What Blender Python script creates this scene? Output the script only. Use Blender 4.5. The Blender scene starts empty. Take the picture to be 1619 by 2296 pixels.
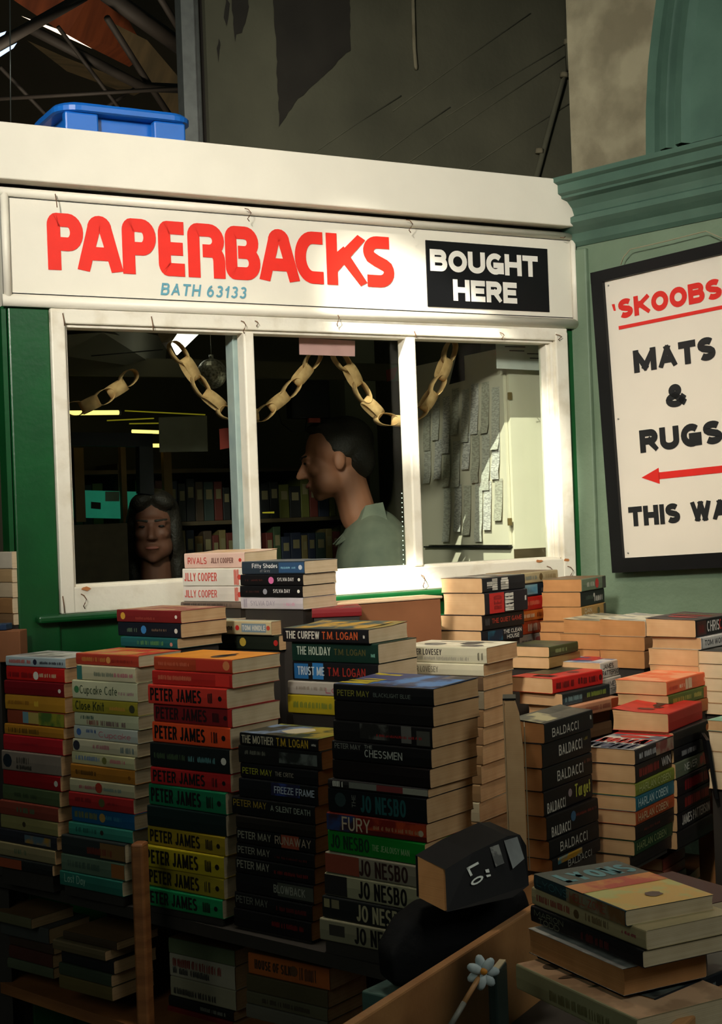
import bpy, bmesh, math, random
from mathutils import Vector, Matrix
random.seed(7)
C = bpy.context.scene.collection
SC = bpy.context.scene
# ------------------------------------------------------------------ camera
EYE = Vector((0, 0, 1.5)); FPX = 3189.0; PITCH = 0.00227562; ROLL = -0.03690752
_F = Vector((0, math.cos(PITCH), math.sin(PITCH))); _U = Vector((0, -math.sin(PITCH), math.cos(PITCH))); _X = Vector((1, 0, 0))
CR = math.cos(ROLL) * _X + math.sin(ROLL) * _U
CU = -math.sin(ROLL) * _X + math.cos(ROLL) * _U
cam_data = bpy.data.cameras.new('camera'); cam = bpy.data.objects.new('camera', cam_data); C.objects.link(cam)
m = Matrix((CR, CU, -_F)).transposed().to_4x4(); m.translation = EYE
cam.matrix_world = m
cam_data.sensor_fit = 'VERTICAL'; cam_data.sensor_height = 36.0; cam_data.lens = FPX / 2296 * 36.0
cam_data.clip_start = 0.05; cam_data.clip_end = 100
cam_data.dof.use_dof = False
SC.camera = cam
# ------------------------------------------------------------------ world, lights, exposure
SC.view_settings.view_transform = 'Standard'; SC.view_settings.look = 'None'
SC.view_settings.exposure = 0.0; SC.view_settings.gamma = 1.0; SC.view_settings.use_curve_mapping = False
W = bpy.data.worlds.new('world'); SC.world = W; W.use_nodes = True
W.node_tree.nodes['Background'].inputs[0].default_value = (0.55, 0.85, 0.72, 1)
W.node_tree.nodes['Background'].inputs[1].default_value = 0.016
def lamp(name, kind, loc, target, energy, color, **kw):
    d = bpy.data.lights.new(name, kind); d.energy = energy; d.color = color
    for k, v in kw.items(): setattr(d, k, v)
    o = bpy.data.objects.new(name, d); C.objects.link(o); o.location = loc
    o.rotation_euler = (Vector(target) - Vector(loc)).to_track_quat('-Z', 'Y').to_euler()
    return o
WARM = (1.0, 0.93, 0.80)
lamp('front_key_spot', 'SPOT', (-0.75, 0.0, 2.75), (0.0, 3.3, 2.16), 480, (1.0, 0.94, 0.85), spot_size=math.radians(48), spot_blend=1.0, shadow_soft_size=0.16)  # added key spot, cone edge shaped to leave lower front books dark
lamp('top_cover_fill', 'SPOT', (-0.1, 2.35, 3.7), (0.12, 2.75, 1.3), 105, (1.0, 0.90, 0.72), spot_size=math.radians(58), spot_blend=1.0, shadow_soft_size=0.2)  # added spot that brightens the top covers
lamp('right_stack_fill', 'SPOT', (-0.3, 0.6, 3.1), (0.74, 3.1, 1.30), 170, (1.0, 0.86, 0.68), spot_size=math.radians(34), spot_blend=1.0, shadow_soft_size=0.12)  # added second spot to lift the stacks at right
lamp('hall_light', 'AREA', (-2.2, -1.5, 3.6), (0.2, 3.0, 1.2), 17, (0.90, 1.0, 0.86), size=2.0)
lamp('camera_right_fill', 'AREA', (2.6, 0.2, 3.4), (0.7, 3.0, 1.3), 26, (0.98, 1.0, 0.90), size=1.2)  # added area fill from camera right for the spines
lamp('kiosk_inside_fill', 'POINT', (-0.45, 3.55, 2.2), (0, 4, 1), 0.4, (1.0, 0.9, 0.62), shadow_soft_size=0.1)  # added point fill lifting the dark kiosk interior
lamp('kiosk_back_fill', 'POINT', (0.3, 4.3, 2.2), (0, 4, 1), 1.3, (0.95, 0.95, 0.6), shadow_soft_size=0.1)  # added point fill so the olive back of the kiosk shows
lamp('hall_roof_fill', 'POINT', (-1.6, 6.8, 2.6), (0, 4, 1), 130, (1.0, 0.85, 0.65), shadow_soft_size=0.3)  # added point fill to bring out the roof boards
# skylight sun patches reaching the window, the sill and the notices
SUN = (1.0, 0.95, 0.84)
lamp('skylight_beam', 'SPOT', (-1.75, -1.1, 5.75), (0.33, 3.76, 1.62), 5200, SUN, spot_size=math.radians(4.4), spot_blend=0.5, shadow_soft_size=0.02)
lamp('skylight_beam_low', 'SPOT', (-1.9, -1.0, 5.4), (0.0, 3.2, 1.42), 7000, SUN, spot_size=math.radians(3.4), spot_blend=0.5, shadow_soft_size=0.02)

# ------------------------------------------------------------------ measuring helpers
def ray(u, v):
    d = _F + (u - 809.5) / FPX * CR - (v - 1148.0) / FPX * CU
    return d / d.y
def at(u, v, Y): return EYE + ray(u, v) * Y
def at_z(u, v, z):
    d = ray(u, v); return EYE + d * ((z - EYE.z) / d.z)
def on_plane(u, v, p, n):
    d = ray(u, v); return EYE + d * ((p - EYE).dot(n) / d.dot(n))
TH = 0.51061426
FO = Vector((0, 3.4, 0)); FD = Vector((math.cos(TH), math.sin(TH), 0)); FN = Vector((-math.sin(TH), math.cos(TH), 0))
def fs(u, v, y=0.0):
    """pixel -> (s, z) on the stall front, y metres behind it"""
    p = on_plane(u, v, FO + FN * y, FN); return (p - FO).dot(FD), p.z
# ------------------------------------------------------------------ materials
_M = {}
def s2l(c): return tuple((x / 12.92 if x <= 0.04045 else ((x + 0.055) / 1.055) ** 2.4) for x in c)
def mat(name, rgb, rough=0.5, metal=0.0, var=0.12, scale=30.0, bump=0.0, bscale=80.0, rgb2=None, emit=0.0, coat=0.0, spec=0.5, ramp=(0.35, 0.7), stretch=None):
    """rgb: 0-255 display colour"""
    if name in _M: return _M[name]
    M = bpy.data.materials.new(name); M.use_nodes = True; nt = M.node_tree; b = nt.nodes['Principled BSDF']
    c = s2l([x / 255 for x in rgb])
    c2 = s2l([x / 255 for x in rgb2]) if rgb2 else tuple(x * (1 - var) for x in c)
    tc = nt.nodes.new('ShaderNodeTexCoord'); nz = nt.nodes.new('ShaderNodeTexNoise'); nz.inputs['Scale'].default_value = scale; nz.inputs['Detail'].default_value = 5
    src = tc.outputs['Object']
    if stretch:
        mp = nt.nodes.new('ShaderNodeMapping'); mp.inputs['Scale'].default_value = stretch; nt.links.new(src, mp.inputs[0]); src = mp.outputs[0]
    nt.links.new(src, nz.inputs['Vector'])
    r = nt.nodes.new('ShaderNodeValToRGB'); r.color_ramp.elements[0].position = ramp[0]; r.color_ramp.elements[1].position = ramp[1]
    r.color_ramp.elements[0].color = (*c, 1); r.color_ramp.elements[1].color = (*c2, 1)
    nt.links.new(nz.outputs['Fac'], r.inputs[0]); nt.links.new(r.outputs[0], b.inputs['Base Color'])
    b.inputs['Roughness'].default_value = rough; b.inputs['Metallic'].default_value = metal
    b.inputs['Specular IOR Level'].default_value = spec
    b.inputs['Coat Weight'].default_value = coat
    if emit:
        b.inputs['Emission Color'].default_value = (*c, 1); b.inputs['Emission Strength'].default_value = emit
    if bump:
        n2 = nt.nodes.new('ShaderNodeTexNoise'); n2.inputs['Scale'].default_value = bscale; n2.inputs['Detail'].default_value = 6
        nt.links.new(src, n2.inputs['Vector'])
        bp = nt.nodes.new('ShaderNodeBump'); bp.inputs['Strength'].default_value = bump; bp.inputs['Distance'].default_value = 0.01
        nt.links.new(n2.outputs['Fac'], bp.inputs['Height']); nt.links.new(bp.outputs[0], b.inputs['Normal'])
    _M[name] = M; return M
def ink(rgb): return mat('ink_%d_%d_%d' % tuple(rgb), rgb, rough=0.45, var=0.06, scale=150)
def cover(rgb, rgb2=None):
    if rgb2: return mat('art_%d_%d_%d_%d_%d_%d' % (*rgb, *rgb2), rgb, rough=0.42, rgb2=rgb2, scale=26, ramp=(0.44, 0.56), spec=.3)
    return mat('cover_%d_%d_%d' % tuple(rgb), rgb, rough=0.5, var=0.16, scale=14, spec=.25)
def pages_mat(name, rgb, rgb2):
    if name in _M: return _M[name]
    M = bpy.data.materials.new(name); M.use_nodes = True; nt = M.node_tree; b = nt.nodes['Principled BSDF']
    tc = nt.nodes.new('ShaderNodeTexCoord'); mp = nt.nodes.new('ShaderNodeMapping'); mp.inputs['Scale'].default_value = (3, 3, 1400)
    nz = nt.nodes.new('ShaderNodeTexNoise'); nz.inputs['Scale'].default_value = 1.0; nz.inputs['Detail'].default_value = 3
    nt.links.new(tc.outputs['Object'], mp.inputs[0]); nt.links.new(mp.outputs[0], nz.inputs['Vector'])
    n3 = nt.nodes.new('ShaderNodeTexNoise'); n3.inputs['Scale'].default_value = 22; nt.links.new(tc.outputs['Object'], n3.inputs['Vector'])
    mx = nt.nodes.new('ShaderNodeMath'); mx.operation = 'MULTIPLY_ADD'; mx.inputs[1].default_value = 0.5
    nt.links.new(nz.outputs['Fac'], mx.inputs[0]); 
    m2 = nt.nodes.new('ShaderNodeMath'); m2.operation = 'MULTIPLY'; m2.inputs[1].default_value = 0.5; nt.links.new(n3.outputs['Fac'], m2.inputs[0]); nt.links.new(m2.outputs[0], mx.inputs[2])
    r = nt.nodes.new('ShaderNodeValToRGB'); r.color_ramp.elements[0].position = 0.32; r.color_ramp.elements[1].position = 0.66
    r.color_ramp.elements[0].color = (*s2l([x / 255 for x in rgb2]), 1); r.color_ramp.elements[1].color = (*s2l([x / 255 for x in rgb]), 1)
    nt.links.new(mx.outputs[0], r.inputs[0]); nt.links.new(r.outputs[0], b.inputs['Base Color'])
    b.inputs['Roughness'].default_value = 0.9; b.inputs['Specular IOR Level'].default_value = 0.15
    bp = nt.nodes.new('ShaderNodeBump'); bp.inputs['Strength'].default_value = 0.25; bp.inputs['Distance'].default_value = 0.001
    nt.links.new(nz.outputs['Fac'], bp.inputs['Height']); nt.links.new(bp.outputs[0], b.inputs['Normal'])
    _M[name] = M; return M
PG = {'tan': ((214, 176, 132), (186, 146, 102)), 'cream': ((226, 205, 172), (200, 176, 138)), 'grey': ((200, 184, 152), (172, 154, 122)), 'brown': ((190, 138, 88), (160, 112, 68))}
def pages(k): return pages_mat('aged_pages_' + k, *PG[k])
def glass_mat():
    M = bpy.data.materials.new('window_glass'); M.use_nodes = True; nt = M.node_tree; nt.nodes.clear()
    o = nt.nodes.new('ShaderNodeOutputMaterial'); t = nt.nodes.new('ShaderNodeBsdfTransparent'); t.inputs[0].default_value = (0.9, 0.93, 0.9, 1)
    g = nt.nodes.new('ShaderNodeBsdfGlossy'); g.inputs['Roughness'].default_value = 0.02; g.inputs[0].default_value = (1, 1, 1, 1)
    f = nt.nodes.new('ShaderNodeFresnel'); f.inputs[0].default_value = 1.45; mx = nt.nodes.new('ShaderNodeMixShader')
    ml = nt.nodes.new('ShaderNodeMath'); ml.operation = 'MULTIPLY'; ml.inputs[1].default_value = 0.16; nt.links.new(f.outputs[0], ml.inputs[0]); nt.links.new(ml.outputs[0], mx.inputs[0]); nt.links.new(t.outputs[0], mx.inputs[1]); nt.links.new(g.outputs[0], mx.inputs[2]); nt.links.new(mx.outputs[0], o.inputs[0])
    return M
# ------------------------------------------------------------------ mesh builder
class MB:
    def __init__(s): s.v = []; s.f = []; s.mi = []; s.mats = []; s.sm = []
    def m(s, mt):
        if mt not in s.mats: s.mats.append(mt)
        return s.mats.index(mt)
    def add(s, vs, fs_, mt, smooth=False):
        b = len(s.v); s.v += [Vector(p) for p in vs]; k = s.m(mt)
        for f in fs_: s.f.append([b + i for i in f]); s.mi.append(k); s.sm.append(smooth)
    def box(s, x0, x1, y0, y1, z0, z1, mt, M=None):
        vs = [Vector((x, y, z)) for x in (x0, x1) for y in (y0, y1) for z in (z0, z1)]
        if M: vs = [M @ p for p in vs]
        s.add(vs, [(0, 1, 3, 2), (4, 6, 7, 5), (0, 4, 5, 1), (2, 3, 7, 6), (0, 2, 6, 4), (1, 5, 7, 3)], mt)
    def bbox(s, x0, x1, y0, y1, z0, z1, mt, b=0.003, M=None):
        """bevelled box"""
        bm = bmesh.new(); bmesh.ops.create_cube(bm, size=1)
        for v in bm.verts: v.co = Vector((x0 + (v.co.x + .5) * (x1 - x0), y0 + (v.co.y + .5) * (y1 - y0), z0 + (v.co.z + .5) * (z1 - z0)))
        bmesh.ops.bevel(bm, geom=bm.edges[:], offset=b, segments=2, affect='EDGES', profile=0.5)
        s.bm(bm, mt, M)
    def bm(s, bm, mt, M=None, smooth=False):
        bm.verts.ensure_lookup_table(); vs = [(M @ v.co if M else v.co.copy()) for v in bm.verts]
        s.add(vs, [[v.index for v in f.verts] for f in bm.faces], mt, smooth); bm.free()
    def tube(s, pts, r, mt, seg=8, cap=True):
        pts = [Vector(p) for p in pts]; n = len(pts); rings = []
        rr = r if isinstance(r, (list, tuple)) else [r] * n
        up = Vector((0, 0, 1))
        for i, p in enumerate(pts):
            t = (pts[min(i + 1, n - 1)] - pts[max(i - 1, 0)]).normalized()
            a = t.cross(up) if abs(t.dot(up)) < .95 else t.cross(Vector((1, 0, 0))); a.normalize(); b = t.cross(a).normalized()
            rings.append([p + (a * math.cos(2 * math.pi * k / seg) + b * math.sin(2 * math.pi * k / seg)) * rr[i] for k in range(seg)])
        vs = [q for R_ in rings for q in R_]; F = []
        for i in range(n - 1):
            for k in range(seg): F.append((i * seg + k, i * seg + (k + 1) % seg, (i + 1) * seg + (k + 1) % seg, (i + 1) * seg + k))
        if cap: F.append(tuple(range(seg))); F.append(tuple((n - 1) * seg + k for k in range(seg)))
        s.add(vs, F, mt, True)
    def prism(s, prof, p0, p1, ex, ey, mt, smooth=False):
        """2-D profile in (ex, ey) swept straight from p0 to p1"""
        n = len(prof); vs = [Vector(p) + ex * a + ey * b for p in (p0, p1) for a, b in prof]
        F = [(i, (i + 1) % n, n + (i + 1) % n, n + i) for i in range(n)] + [tuple(range(n)), tuple(range(2 * n - 1, n - 1, -1))]
        s.add(vs, F, mt, smooth)
    def build(s, name, parent=None, mt=None, loc=None, rotz=None):
        me = bpy.data.meshes.new(name); me.from_pydata([tuple(p) for p in s.v], [], s.f)
        for k in s.mats: me.materials.append(k)
        me.polygons.foreach_set('material_index', s.mi); me.polygons.foreach_set('use_smooth', s.sm)
        me.validate(); me.update()
        bm = bmesh.new(); bm.from_mesh(me); bmesh.ops.recalc_face_normals(bm, faces=bm.faces); bm.to_mesh(me); bm.free()
        o = bpy.data.objects.new(name, me); C.objects.link(o)
        if parent: o.parent = parent
        if loc is not None: o.location = loc
        if rotz is not None: o.rotation_euler.z = rotz
        return o
def tag(o, label, cat=None, group=None, kind=None):
    if label: o['label'] = label
    if cat: o['category'] = cat
    if group: o['group'] = group
    if kind: o['kind'] = kind
    return o
def empty(name, loc, rz=0, label=None, cat=None, group=None, kind=None):
    o = bpy.data.objects.new(name, None); C.objects.link(o); o.location = loc; o.rotation_euler.z = rz; o.empty_display_size = 0.05
    return tag(o, label, cat, group, kind)
# ------------------------------------------------------------------ stroke lettering
def arc(cx, cy, rx, ry, a0, a1, n=10):
    return [(cx + rx * math.cos(math.radians(a0 + (a1 - a0) * i / n)), cy + ry * math.sin(math.radians(a0 + (a1 - a0) * i / n))) for i in range(n + 1)]
Spts = arc(.5, .75, .5, .25, 35, 200, 10)[:-1] + [(.03, .66), (.2, .56), (.5, .5), (.8, .44), (.97, .34)] + arc(.5, .25, .5, .25, 10, -145, 10)
G = {
 'A': (.80, [('e', [(0, 0), (.5, 1.0)]), ('e', [(1, 0), (.5, 1.0)]), ('n', [(.2, .3), (.8, .3)])]),
 'B': (.70, [('e', [(0, 0), (0, 1)]), ('n', [(0, 1)] + arc(.65, .77, .29, .23, 90, -90) + [(0, .54)]), ('n', [(0, .54)] + arc(.68, .27, .32, .27, 90, -90) + [(0, 0)])]),
 'C': (.72, [('n', arc(.52, .5, .52, .5, 45, 315, 18))]),
 'D': (.74, [('e', [(0, 0), (0, 1)]), ('n', [(0, 1)] + arc(.45, .5, .55, .5, 90, -90, 16) + [(0, 0)])]),
 'E': (.60, [('e', [(0, 0), (0, 1)]), ('e', [(0, 1), (1, 1)]), ('e', [(0, .52), (.9, .52)]), ('e', [(0, 0), (1, 0)])]),
 'F': (.58, [('e', [(0, 0), (0, 1)]), ('e', [(0, 1), (1, 1)]), ('e', [(0, .5), (.9, .5)])]),
 'G': (.76, [('n', arc(.52, .5, .52, .5, 45, 345, 18)), ('e', [(.55, .42), (1, .42)]), ('e', [(1, .42), (1, .05)])]),
 'H': (.74, [('e', [(0, 0), (0, 1)]), ('e', [(1, 0), (1, 1)]), ('n', [(0, .52), (1, .52)])]),
 'I': (.0, [('e', [(0, 0), (0, 1)])]),
 'J': (.52, [('e', [(1, 1), (1, .3)]), ('n', [(1, .35)] + arc(.5, .3, .5, .3, 0, -165, 10))]),
 'K': (.76, [('e', [(0, 0), (0, 1)]), ('e', [(0, .38), (.95, 1)]), ('e', [(.3, .56), (1, 0)])]),
 'L': (.56, [('e', [(0, 0), (0, 1)]), ('e', [(0, 0), (1, 0)])]),
 'M': (1.04, [('e', [(0, 0), (0, 1)]), ('e', [(1, 0), (1, 1)]), ('e', [(.04, 1), (.5, .1)]), ('e', [(.96, 1), (.5, .1)])]),
 'N': (.74, [('e', [(0, 0), (0, 1)]), ('e', [(1, 0), (1, 1)]), ('n', [(.02, 1), (.98, 0)])]),
 'O': (.80, [('n', arc(.5, .5, .5, .5, 0, 360, 24))]),
 'P': (.66, [('e', [(0, 0), (0, 1)]), ('n', [(0, 1)] + arc(.65, .73, .35, .27, 90, -90) + [(0, .46)])]),
 'Q': (.80, [('n', arc(.5, .5, .5, .5, 0, 360, 24)), ('e', [(.6, .3), (1, 0)])]),
 'R': (.70, [('e', [(0, 0), (0, 1)]), ('n', [(0, 1)] + arc(.65, .74, .33, .26, 90, -90) + [(0, .48)]), ('e', [(.55, .48), (1, 0)])]),
 'S': (.66, [('n', Spts)]),
 'T': (.66, [('e', [(.5, 0), (.5, 1)]), ('e', [(0, 1), (1, 1)])]),
 'U': (.72, [('n', [(0, 1.3), (0, .35)] + arc(.5, .35, .5, .35, 180, 360, 12) + [(1, 1.3)])]),
 'V': (.76, [('e', [(0, 1), (.5, 0)]), ('e', [(1, 1), (.5, 0)])]),
 'W': (1.15, [('e', [(0, 1), (.26, 0)]), ('e', [(.5, 1), (.26, 0)]), ('e', [(.5, 1), (.74, 0)]), ('e', [(1, 1), (.74, 0)])]),
 'X': (.74, [('e', [(0, 0), (1, 1)]), ('e', [(0, 1), (1, 0)])]),
 'Y': (.74, [('e', [(0, 1), (.5, .45)]), ('e', [(1, 1), (.5, .45)]), ('e', [(.5, .5), (.5, 0)])]),
 'Z': (.66, [('e', [(0, 1), (1, 1)]), ('n', [(1, 1), (0, 0)]), ('e', [(0, 0), (1, 0)])]),
 '0': (.6, [('n', arc(.5, .5, .5, .5, 0, 360, 24))]),
 '1': (.3, [('e', [(.9, 0), (.9, 1)]), ('e', [(.9, 1), (0, .72)])]),
 '2': (.58, [('n', arc(.5, .72, .5, .28, 170, -20, 10) + [(0, 0)]), ('e', [(0, 0), (1, 0)])]),
 '3': (.58, [('n', arc(.48, .76, .46, .24, 150, -90, 12)), ('n', arc(.48, .26, .52, .26, 90, -155, 12))]),
 '5': (.58, [('n', [(.95, 1), (.1, 1), (.05, .52)] + arc(.48, .3, .52, .3, 120, -150, 12))]),
 '6': (.6, [('n', arc(.5, .3, .5, .3, 0, 360, 18)), ('n', arc(.72, .3, .72, .7, 178, 95, 8))]),
 '&': (.80, [('n', [(1.0, .0), (.3, .62)] + arc(.42, .8, .22, .2, 210, -20, 12) + [(.5, .55), (.18, .42)] + arc(.38, .24, .38, .24, 135, 330, 10) + [(.95, .5)])]),
 "'": (.0, [('e', [(0, .8), (0, 1)])]), '-': (.3, [('n', [(0, .5), (1, .5)])]), '.': (.0, [('n', [(0, .0), (0, .08)])]),
 'a': (.5, [('e', [(1, 0), (1, .65)]), ('n', arc(.5, .3, .5, .33, 0, 360, 14))]),
 'r': (.34, [('e', [(0, 0), (0, .65)]), ('n', [(0, .4)] + arc(.6, .4, .6, .25, 170, 70, 5))]),
 'g': (.5, [('e', [(1, .65), (1, -.1)]), ('n', arc(.5, .33, .5, .33, 0, 360, 14)), ('n', arc(.5, -.1, .5, .17, 0, -160, 8))]),
 'e': (.5, [('n', [(0, .34), (1, .34)] + arc(.5, .32, .5, .33, 5, 310, 14))]),
 't': (.32, [('e', [(.45, 0), (.45, .95)]), ('e', [(0, .65), (1, .65)])]),
 'l': (.0, [('e', [(0, 0), (0, 1)])]), 'i': (.0, [('e', [(0, 0), (0, .62)]), ('n', [(0, .85), (0, .98)])]),
 'o': (.5, [('n', arc(.5, .32, .5, .33, 0, 360, 14))]), 'c': (.45, [('n', arc(.52, .32, .5, .33, 50, 310, 12))]),
 's': (.42, [('n', [(x, y * .65) for x, y in Spts])]), 'n': (.48, [('e', [(0, 0), (0, .65)]), ('n', [(0, .35)] + arc(.5, .38, .5, .27, 170, 0, 8) + [(1, 0)])]),
 'h': (.48, [('e', [(0, 0), (0, 1)]), ('n', [(0, .35)] + arc(.5, .38, .5, .27, 170, 0, 8) + [(1, 0)])]),
 'd': (.5, [('e', [(1, 0), (1, 1)]), ('n', arc(.5, .32, .5, .33, 0, 360, 14))]),
 'f': (.34, [('e', [(.35, 0), (.35, .8)]), ('n', [(.35, .75)] + arc(.75, .78, .4, .22, 180, 80, 5)), ('e', [(0, .65), (1, .65)])]),
 'u': (.48, [('n', [(0, .68), (0, .3)] + arc(.5, .28, .5, .28, 180, 360, 8) + [(1, .68)]), ('e', [(1, 0), (1, .62)])]),
 'p': (.5, [('e', [(0, -.3), (0, .65)]), ('n', arc(.5, .32, .5, .33, 0, 360, 14))]),
 'k': (.46, [('e', [(0, 0), (0, 1)]), ('e', [(0, .25), (1, .65)]), ('e', [(.35, .38), (1, 0)])]),
 'm': (.8, [('e', [(0, 0), (0, .65)]), ('n', [(0, .35)] + arc(.25, .38, .25, .27, 170, 0, 6) + [(.5, 0)]), ('n', [(.5, .35)] + arc(.75, .38, .25, .27, 170, 0, 6) + [(1, 0)])]),
 'v': (.46, [('e', [(0, .65), (.5, 0)]), ('e', [(1, .65), (.5, 0)])]),
 'y': (.5, [('n', [(0, .68), (.5, .05)]), ('n', [(1, .68), (.35, -.22)])]),
}
# rounded display capitals of the big red shop sign
D = {
 'P': [('n', [(0, -.3), (0, .86)] + arc(.16, .86, .16, .14, 180, 90, 5) + [(.62, 1)]), ('n', [(.55, 1)] + arc(.62, .725, .38, .275, 90, -90, 12) + [(0, .45)])],
 'A': [('n', [(-.02, -.15), (.33, .86)] + arc(.5, .86, .17, .14, 165, 15, 8) + [(.67, .86), (1.02, -.15)]), ('n', [(.18, .27), (.82, .27)])],
 'E': [('n', [(1.18, 1), (.2, 1)] + arc(.2, .85, .2, .15, 90, 180, 5) + [(0, .15)] + arc(.2, .15, .2, .15, 180, 270, 5) + [(1.18, 0)]), ('n', [(0, .5), (1.1, .5)])],
 'R': [('n', [(0, -.3), (0, .85)] + arc(.18, .85, .18, .15, 180, 90, 5) + arc(.62, .75, .36, .25, 90, -90, 12) + [(.35, .5)]), ('n', [(.5, .5), (.7, .5)] + arc(.74, .26, .26, .24, 90, 0, 6) + [(1, -.3)])],
 'B': [('n', [(0, .5), (0, .85)] + arc(.18, .85, .18, .15, 180, 90, 5) + arc(.6, .76, .34, .24, 90, -90, 12) + [(.3, .52)]), ('n', [(.3, .52)] + arc(.64, .26, .36, .26, 90, -90, 12) + arc(.18, .15, .18, .15, 270, 180, 5) + [(0, .55)])],
 'C': [('n', [(1.15, 1), (.75, 1)] + arc(.62, .5, .62, .5, 90, 270, 16) + [(1.15, 0)])],
 'K': [('e', [(0, 0), (0, 1)]), ('e', [(.15, .38), (.9, 1.03)]), ('e', [(.38, .62), (.98, -.03)])],
 'S': [('n', [(1.05, 1), (.6, 1)] + arc(.45, .77, .45, .23, 90, 200, 8) + [(.1, .62), (.4, .52), (.8, .42)] + arc(.55, .24, .45, .24, 30, -90, 8) + [(-.1, 0)])],
}
class Q4(list):
    k = 0
def ribbon(pts, hw, ext, x0=None, x1=None, y0=None, y1=None):
    P = [Vector(p) for p in pts]
    Q = [P[0]]
    for p in P[1:]:
        if (p - Q[-1]).length > 1e-6: Q.append(p)
    P = Q
    if len(P) < 2: return []
    if ext:
        P[0] = P[0] - (P[1] - P[0]).normalized() * hw; P[-1] = P[-1] + (P[-1] - P[-2]).normalized() * hw
    L_, R_ = [], []
    closed = (P[0] - P[-1]).length < 1e-5
    for i, p in enumerate(P):
        a = (p - P[i - 1]).normalized() if i > 0 else ((P[-1] - P[-2]).normalized() if closed else None)
        b = (P[i + 1] - p).normalized() if i < len(P) - 1 else ((P[1] - P[0]).normalized() if closed else None)
        if a is None: a = b
        if b is None: b = a
        t = a + b
        t = t.normalized() if t.length > 1e-4 else a
        k = max(0.45, t.dot(a)); nrm = Vector((-t.y, t.x)) * (hw / k)
        L_.append(p + nrm); R_.append(p - nrm)
    def cl(q): return (min(max(q.x, x0), x1) if x0 is not None else q.x, min(max(q.y, y0), y1) if y0 is not None else q.y)
    return [[cl(L_[i]), cl(L_[i + 1]), cl(R_[i + 1]), cl(R_[i])] for i in range(len(P) - 1)]
def text_quads(txt, x0, x1, y0, y1, wt=0.16, gap=0.14, slant=0.0, wsp=0.45):
    """quads of the text fitted into the box"""
    h = y1 - y0; units = []; tot = 0; sk = 0
    for ch in txt:
        if ch == ' ': tot += wsp; units.append((ch, tot - wsp, 0)); continue
        w = G.get(ch, G['-'])[0] * .9 + .0; w = w + wt
        units.append((ch, tot, w)); tot += w + gap
    tot -= gap
    k = (x1 - x0) / (tot * h) if tot > 0 else 1
    out = []
    for ch, xo, w in units:
        if ch == ' ' or ch not in G: continue
        # work in real units, stroke half width hw
        hw = wt * h / 2; hwx = hw
        X0 = x0 + xo * h * k; X1 = X0 + w * h * k
        if X1 - X0 < 2 * hw: hwx = (X1 - X0) / 2; hw_ = min(hw, hwx * 1.0)
        else: hw_ = hw
        for fl, pts in G[ch][1]:
            q = [(X0 + hw_ + a * max(0, X1 - X0 - 2 * hw_), y0 + hw_ + b * (h - 2 * hw_)) for a, b in pts]
            lo = y0 - (0.35 * h if ch in 'gyp' else 0)
            sk += 1
            for r_ in ribbon(q, hw_, fl == 'e', X0 - 1e-4, X1 + 1e-4, lo, y1):
                w_ = Q4([(a + (b - y0) * slant, b) for a, b in r_]); w_.k = sk % 5; out.append(w_)
    return out
def display_quads(ch, x0, x1, y0, y1, wt):
    hw = wt / 2; out = []; sk = 0
    for fl, pts in D[ch]:
        q = [(x0 + hw + a * (x1 - x0 - 2 * hw), y0 + hw + b * (y1 - y0 - 2 * hw)) for a, b in pts]
        sk += 1
        for r_ in ribbon(q, hw, fl == 'e', x0, x1, y0, y1):
            w_ = Q4(r_); w_.k = sk; out.append(w_)
    return out
def put_quads(mb, quads, mt, fn, n=Vector((0, -1, 0))):
    for q in quads: mb.add([fn(a, b) + n * (getattr(q, 'k', 0) * .00006) for a, b in q], [(0, 1, 2, 3)], mt)
ORD = ['top', 'second', 'third', 'fourth', 'fifth', 'sixth', 'seventh', 'eighth', 'ninth', 'tenth', 'eleventh', 'twelfth', 'thirteenth', 'fourteenth', 'fifteenth', 'sixteenth', 'seventeenth', 'eighteenth']
# ================================================================== THE SETTING
EX, EY, EZ = Vector((1, 0, 0)), Vector((0, 1, 0)), Vector((0, 0, 1))
m_white = mat('stall_white_paint', (232, 226, 208), rough=0.45, var=0.05, scale=9, bump=0.05, bscale=60)
m_white_worn = mat('worn_white_paint', (230, 224, 206), rough=0.5, rgb2=(206, 196, 172), scale=18, ramp=(0.52, 0.8), bump=0.12, bscale=90)
m_green = mat('dark_green_gloss_paint', (10, 78, 34), rough=0.35, var=0.25, scale=12, bump=0.05)
m_sage = mat('sage_green_wall_paint', (112, 132, 108), rough=0.6, rgb2=(98, 118, 94), scale=5, bump=0.25, bscale=45)
m_sage2 = mat('sage_green_moulding_paint', (78, 108, 92), rough=0.5, rgb2=(64, 92, 78), scale=8, bump=0.1, bscale=60)
m_wall = mat('olive_distempered_brick', (100, 98, 78), rough=0.9, rgb2=(82, 81, 64), scale=3, bump=0.5, bscale=14)
m_stain = mat('peeled_dark_wall', (52, 48, 40), rough=0.95, var=0.3, scale=8)
m_plaster = mat('old_cream_plaster', (154, 146, 118), rough=0.9, rgb2=(120, 112, 88), scale=7, bump=1.0, bscale=24, ramp=(.4, .6))
m_wood = mat('brown_stained_wood', (150, 96, 52), rough=0.5, rgb2=(112, 66, 34), scale=5, stretch=(1, 1, 9), bump=0.08)
m_wood2 = mat('pale_worn_wood', (178, 128, 78), rough=0.55, rgb2=(140, 92, 52), scale=6, bump=0.1)
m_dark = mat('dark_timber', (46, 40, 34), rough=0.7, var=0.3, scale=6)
m_black = mat('black_paint', (8, 9, 11), rough=0.5, var=0.3, scale=20, spec=.3)
m_floor = mat('stone_floor', (90, 84, 74), rough=0.7, var=0.3, scale=2)
m_steel = mat('galvanised_steel', (170, 172, 166), rough=0.35, metal=0.7, var=0.2)
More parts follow.
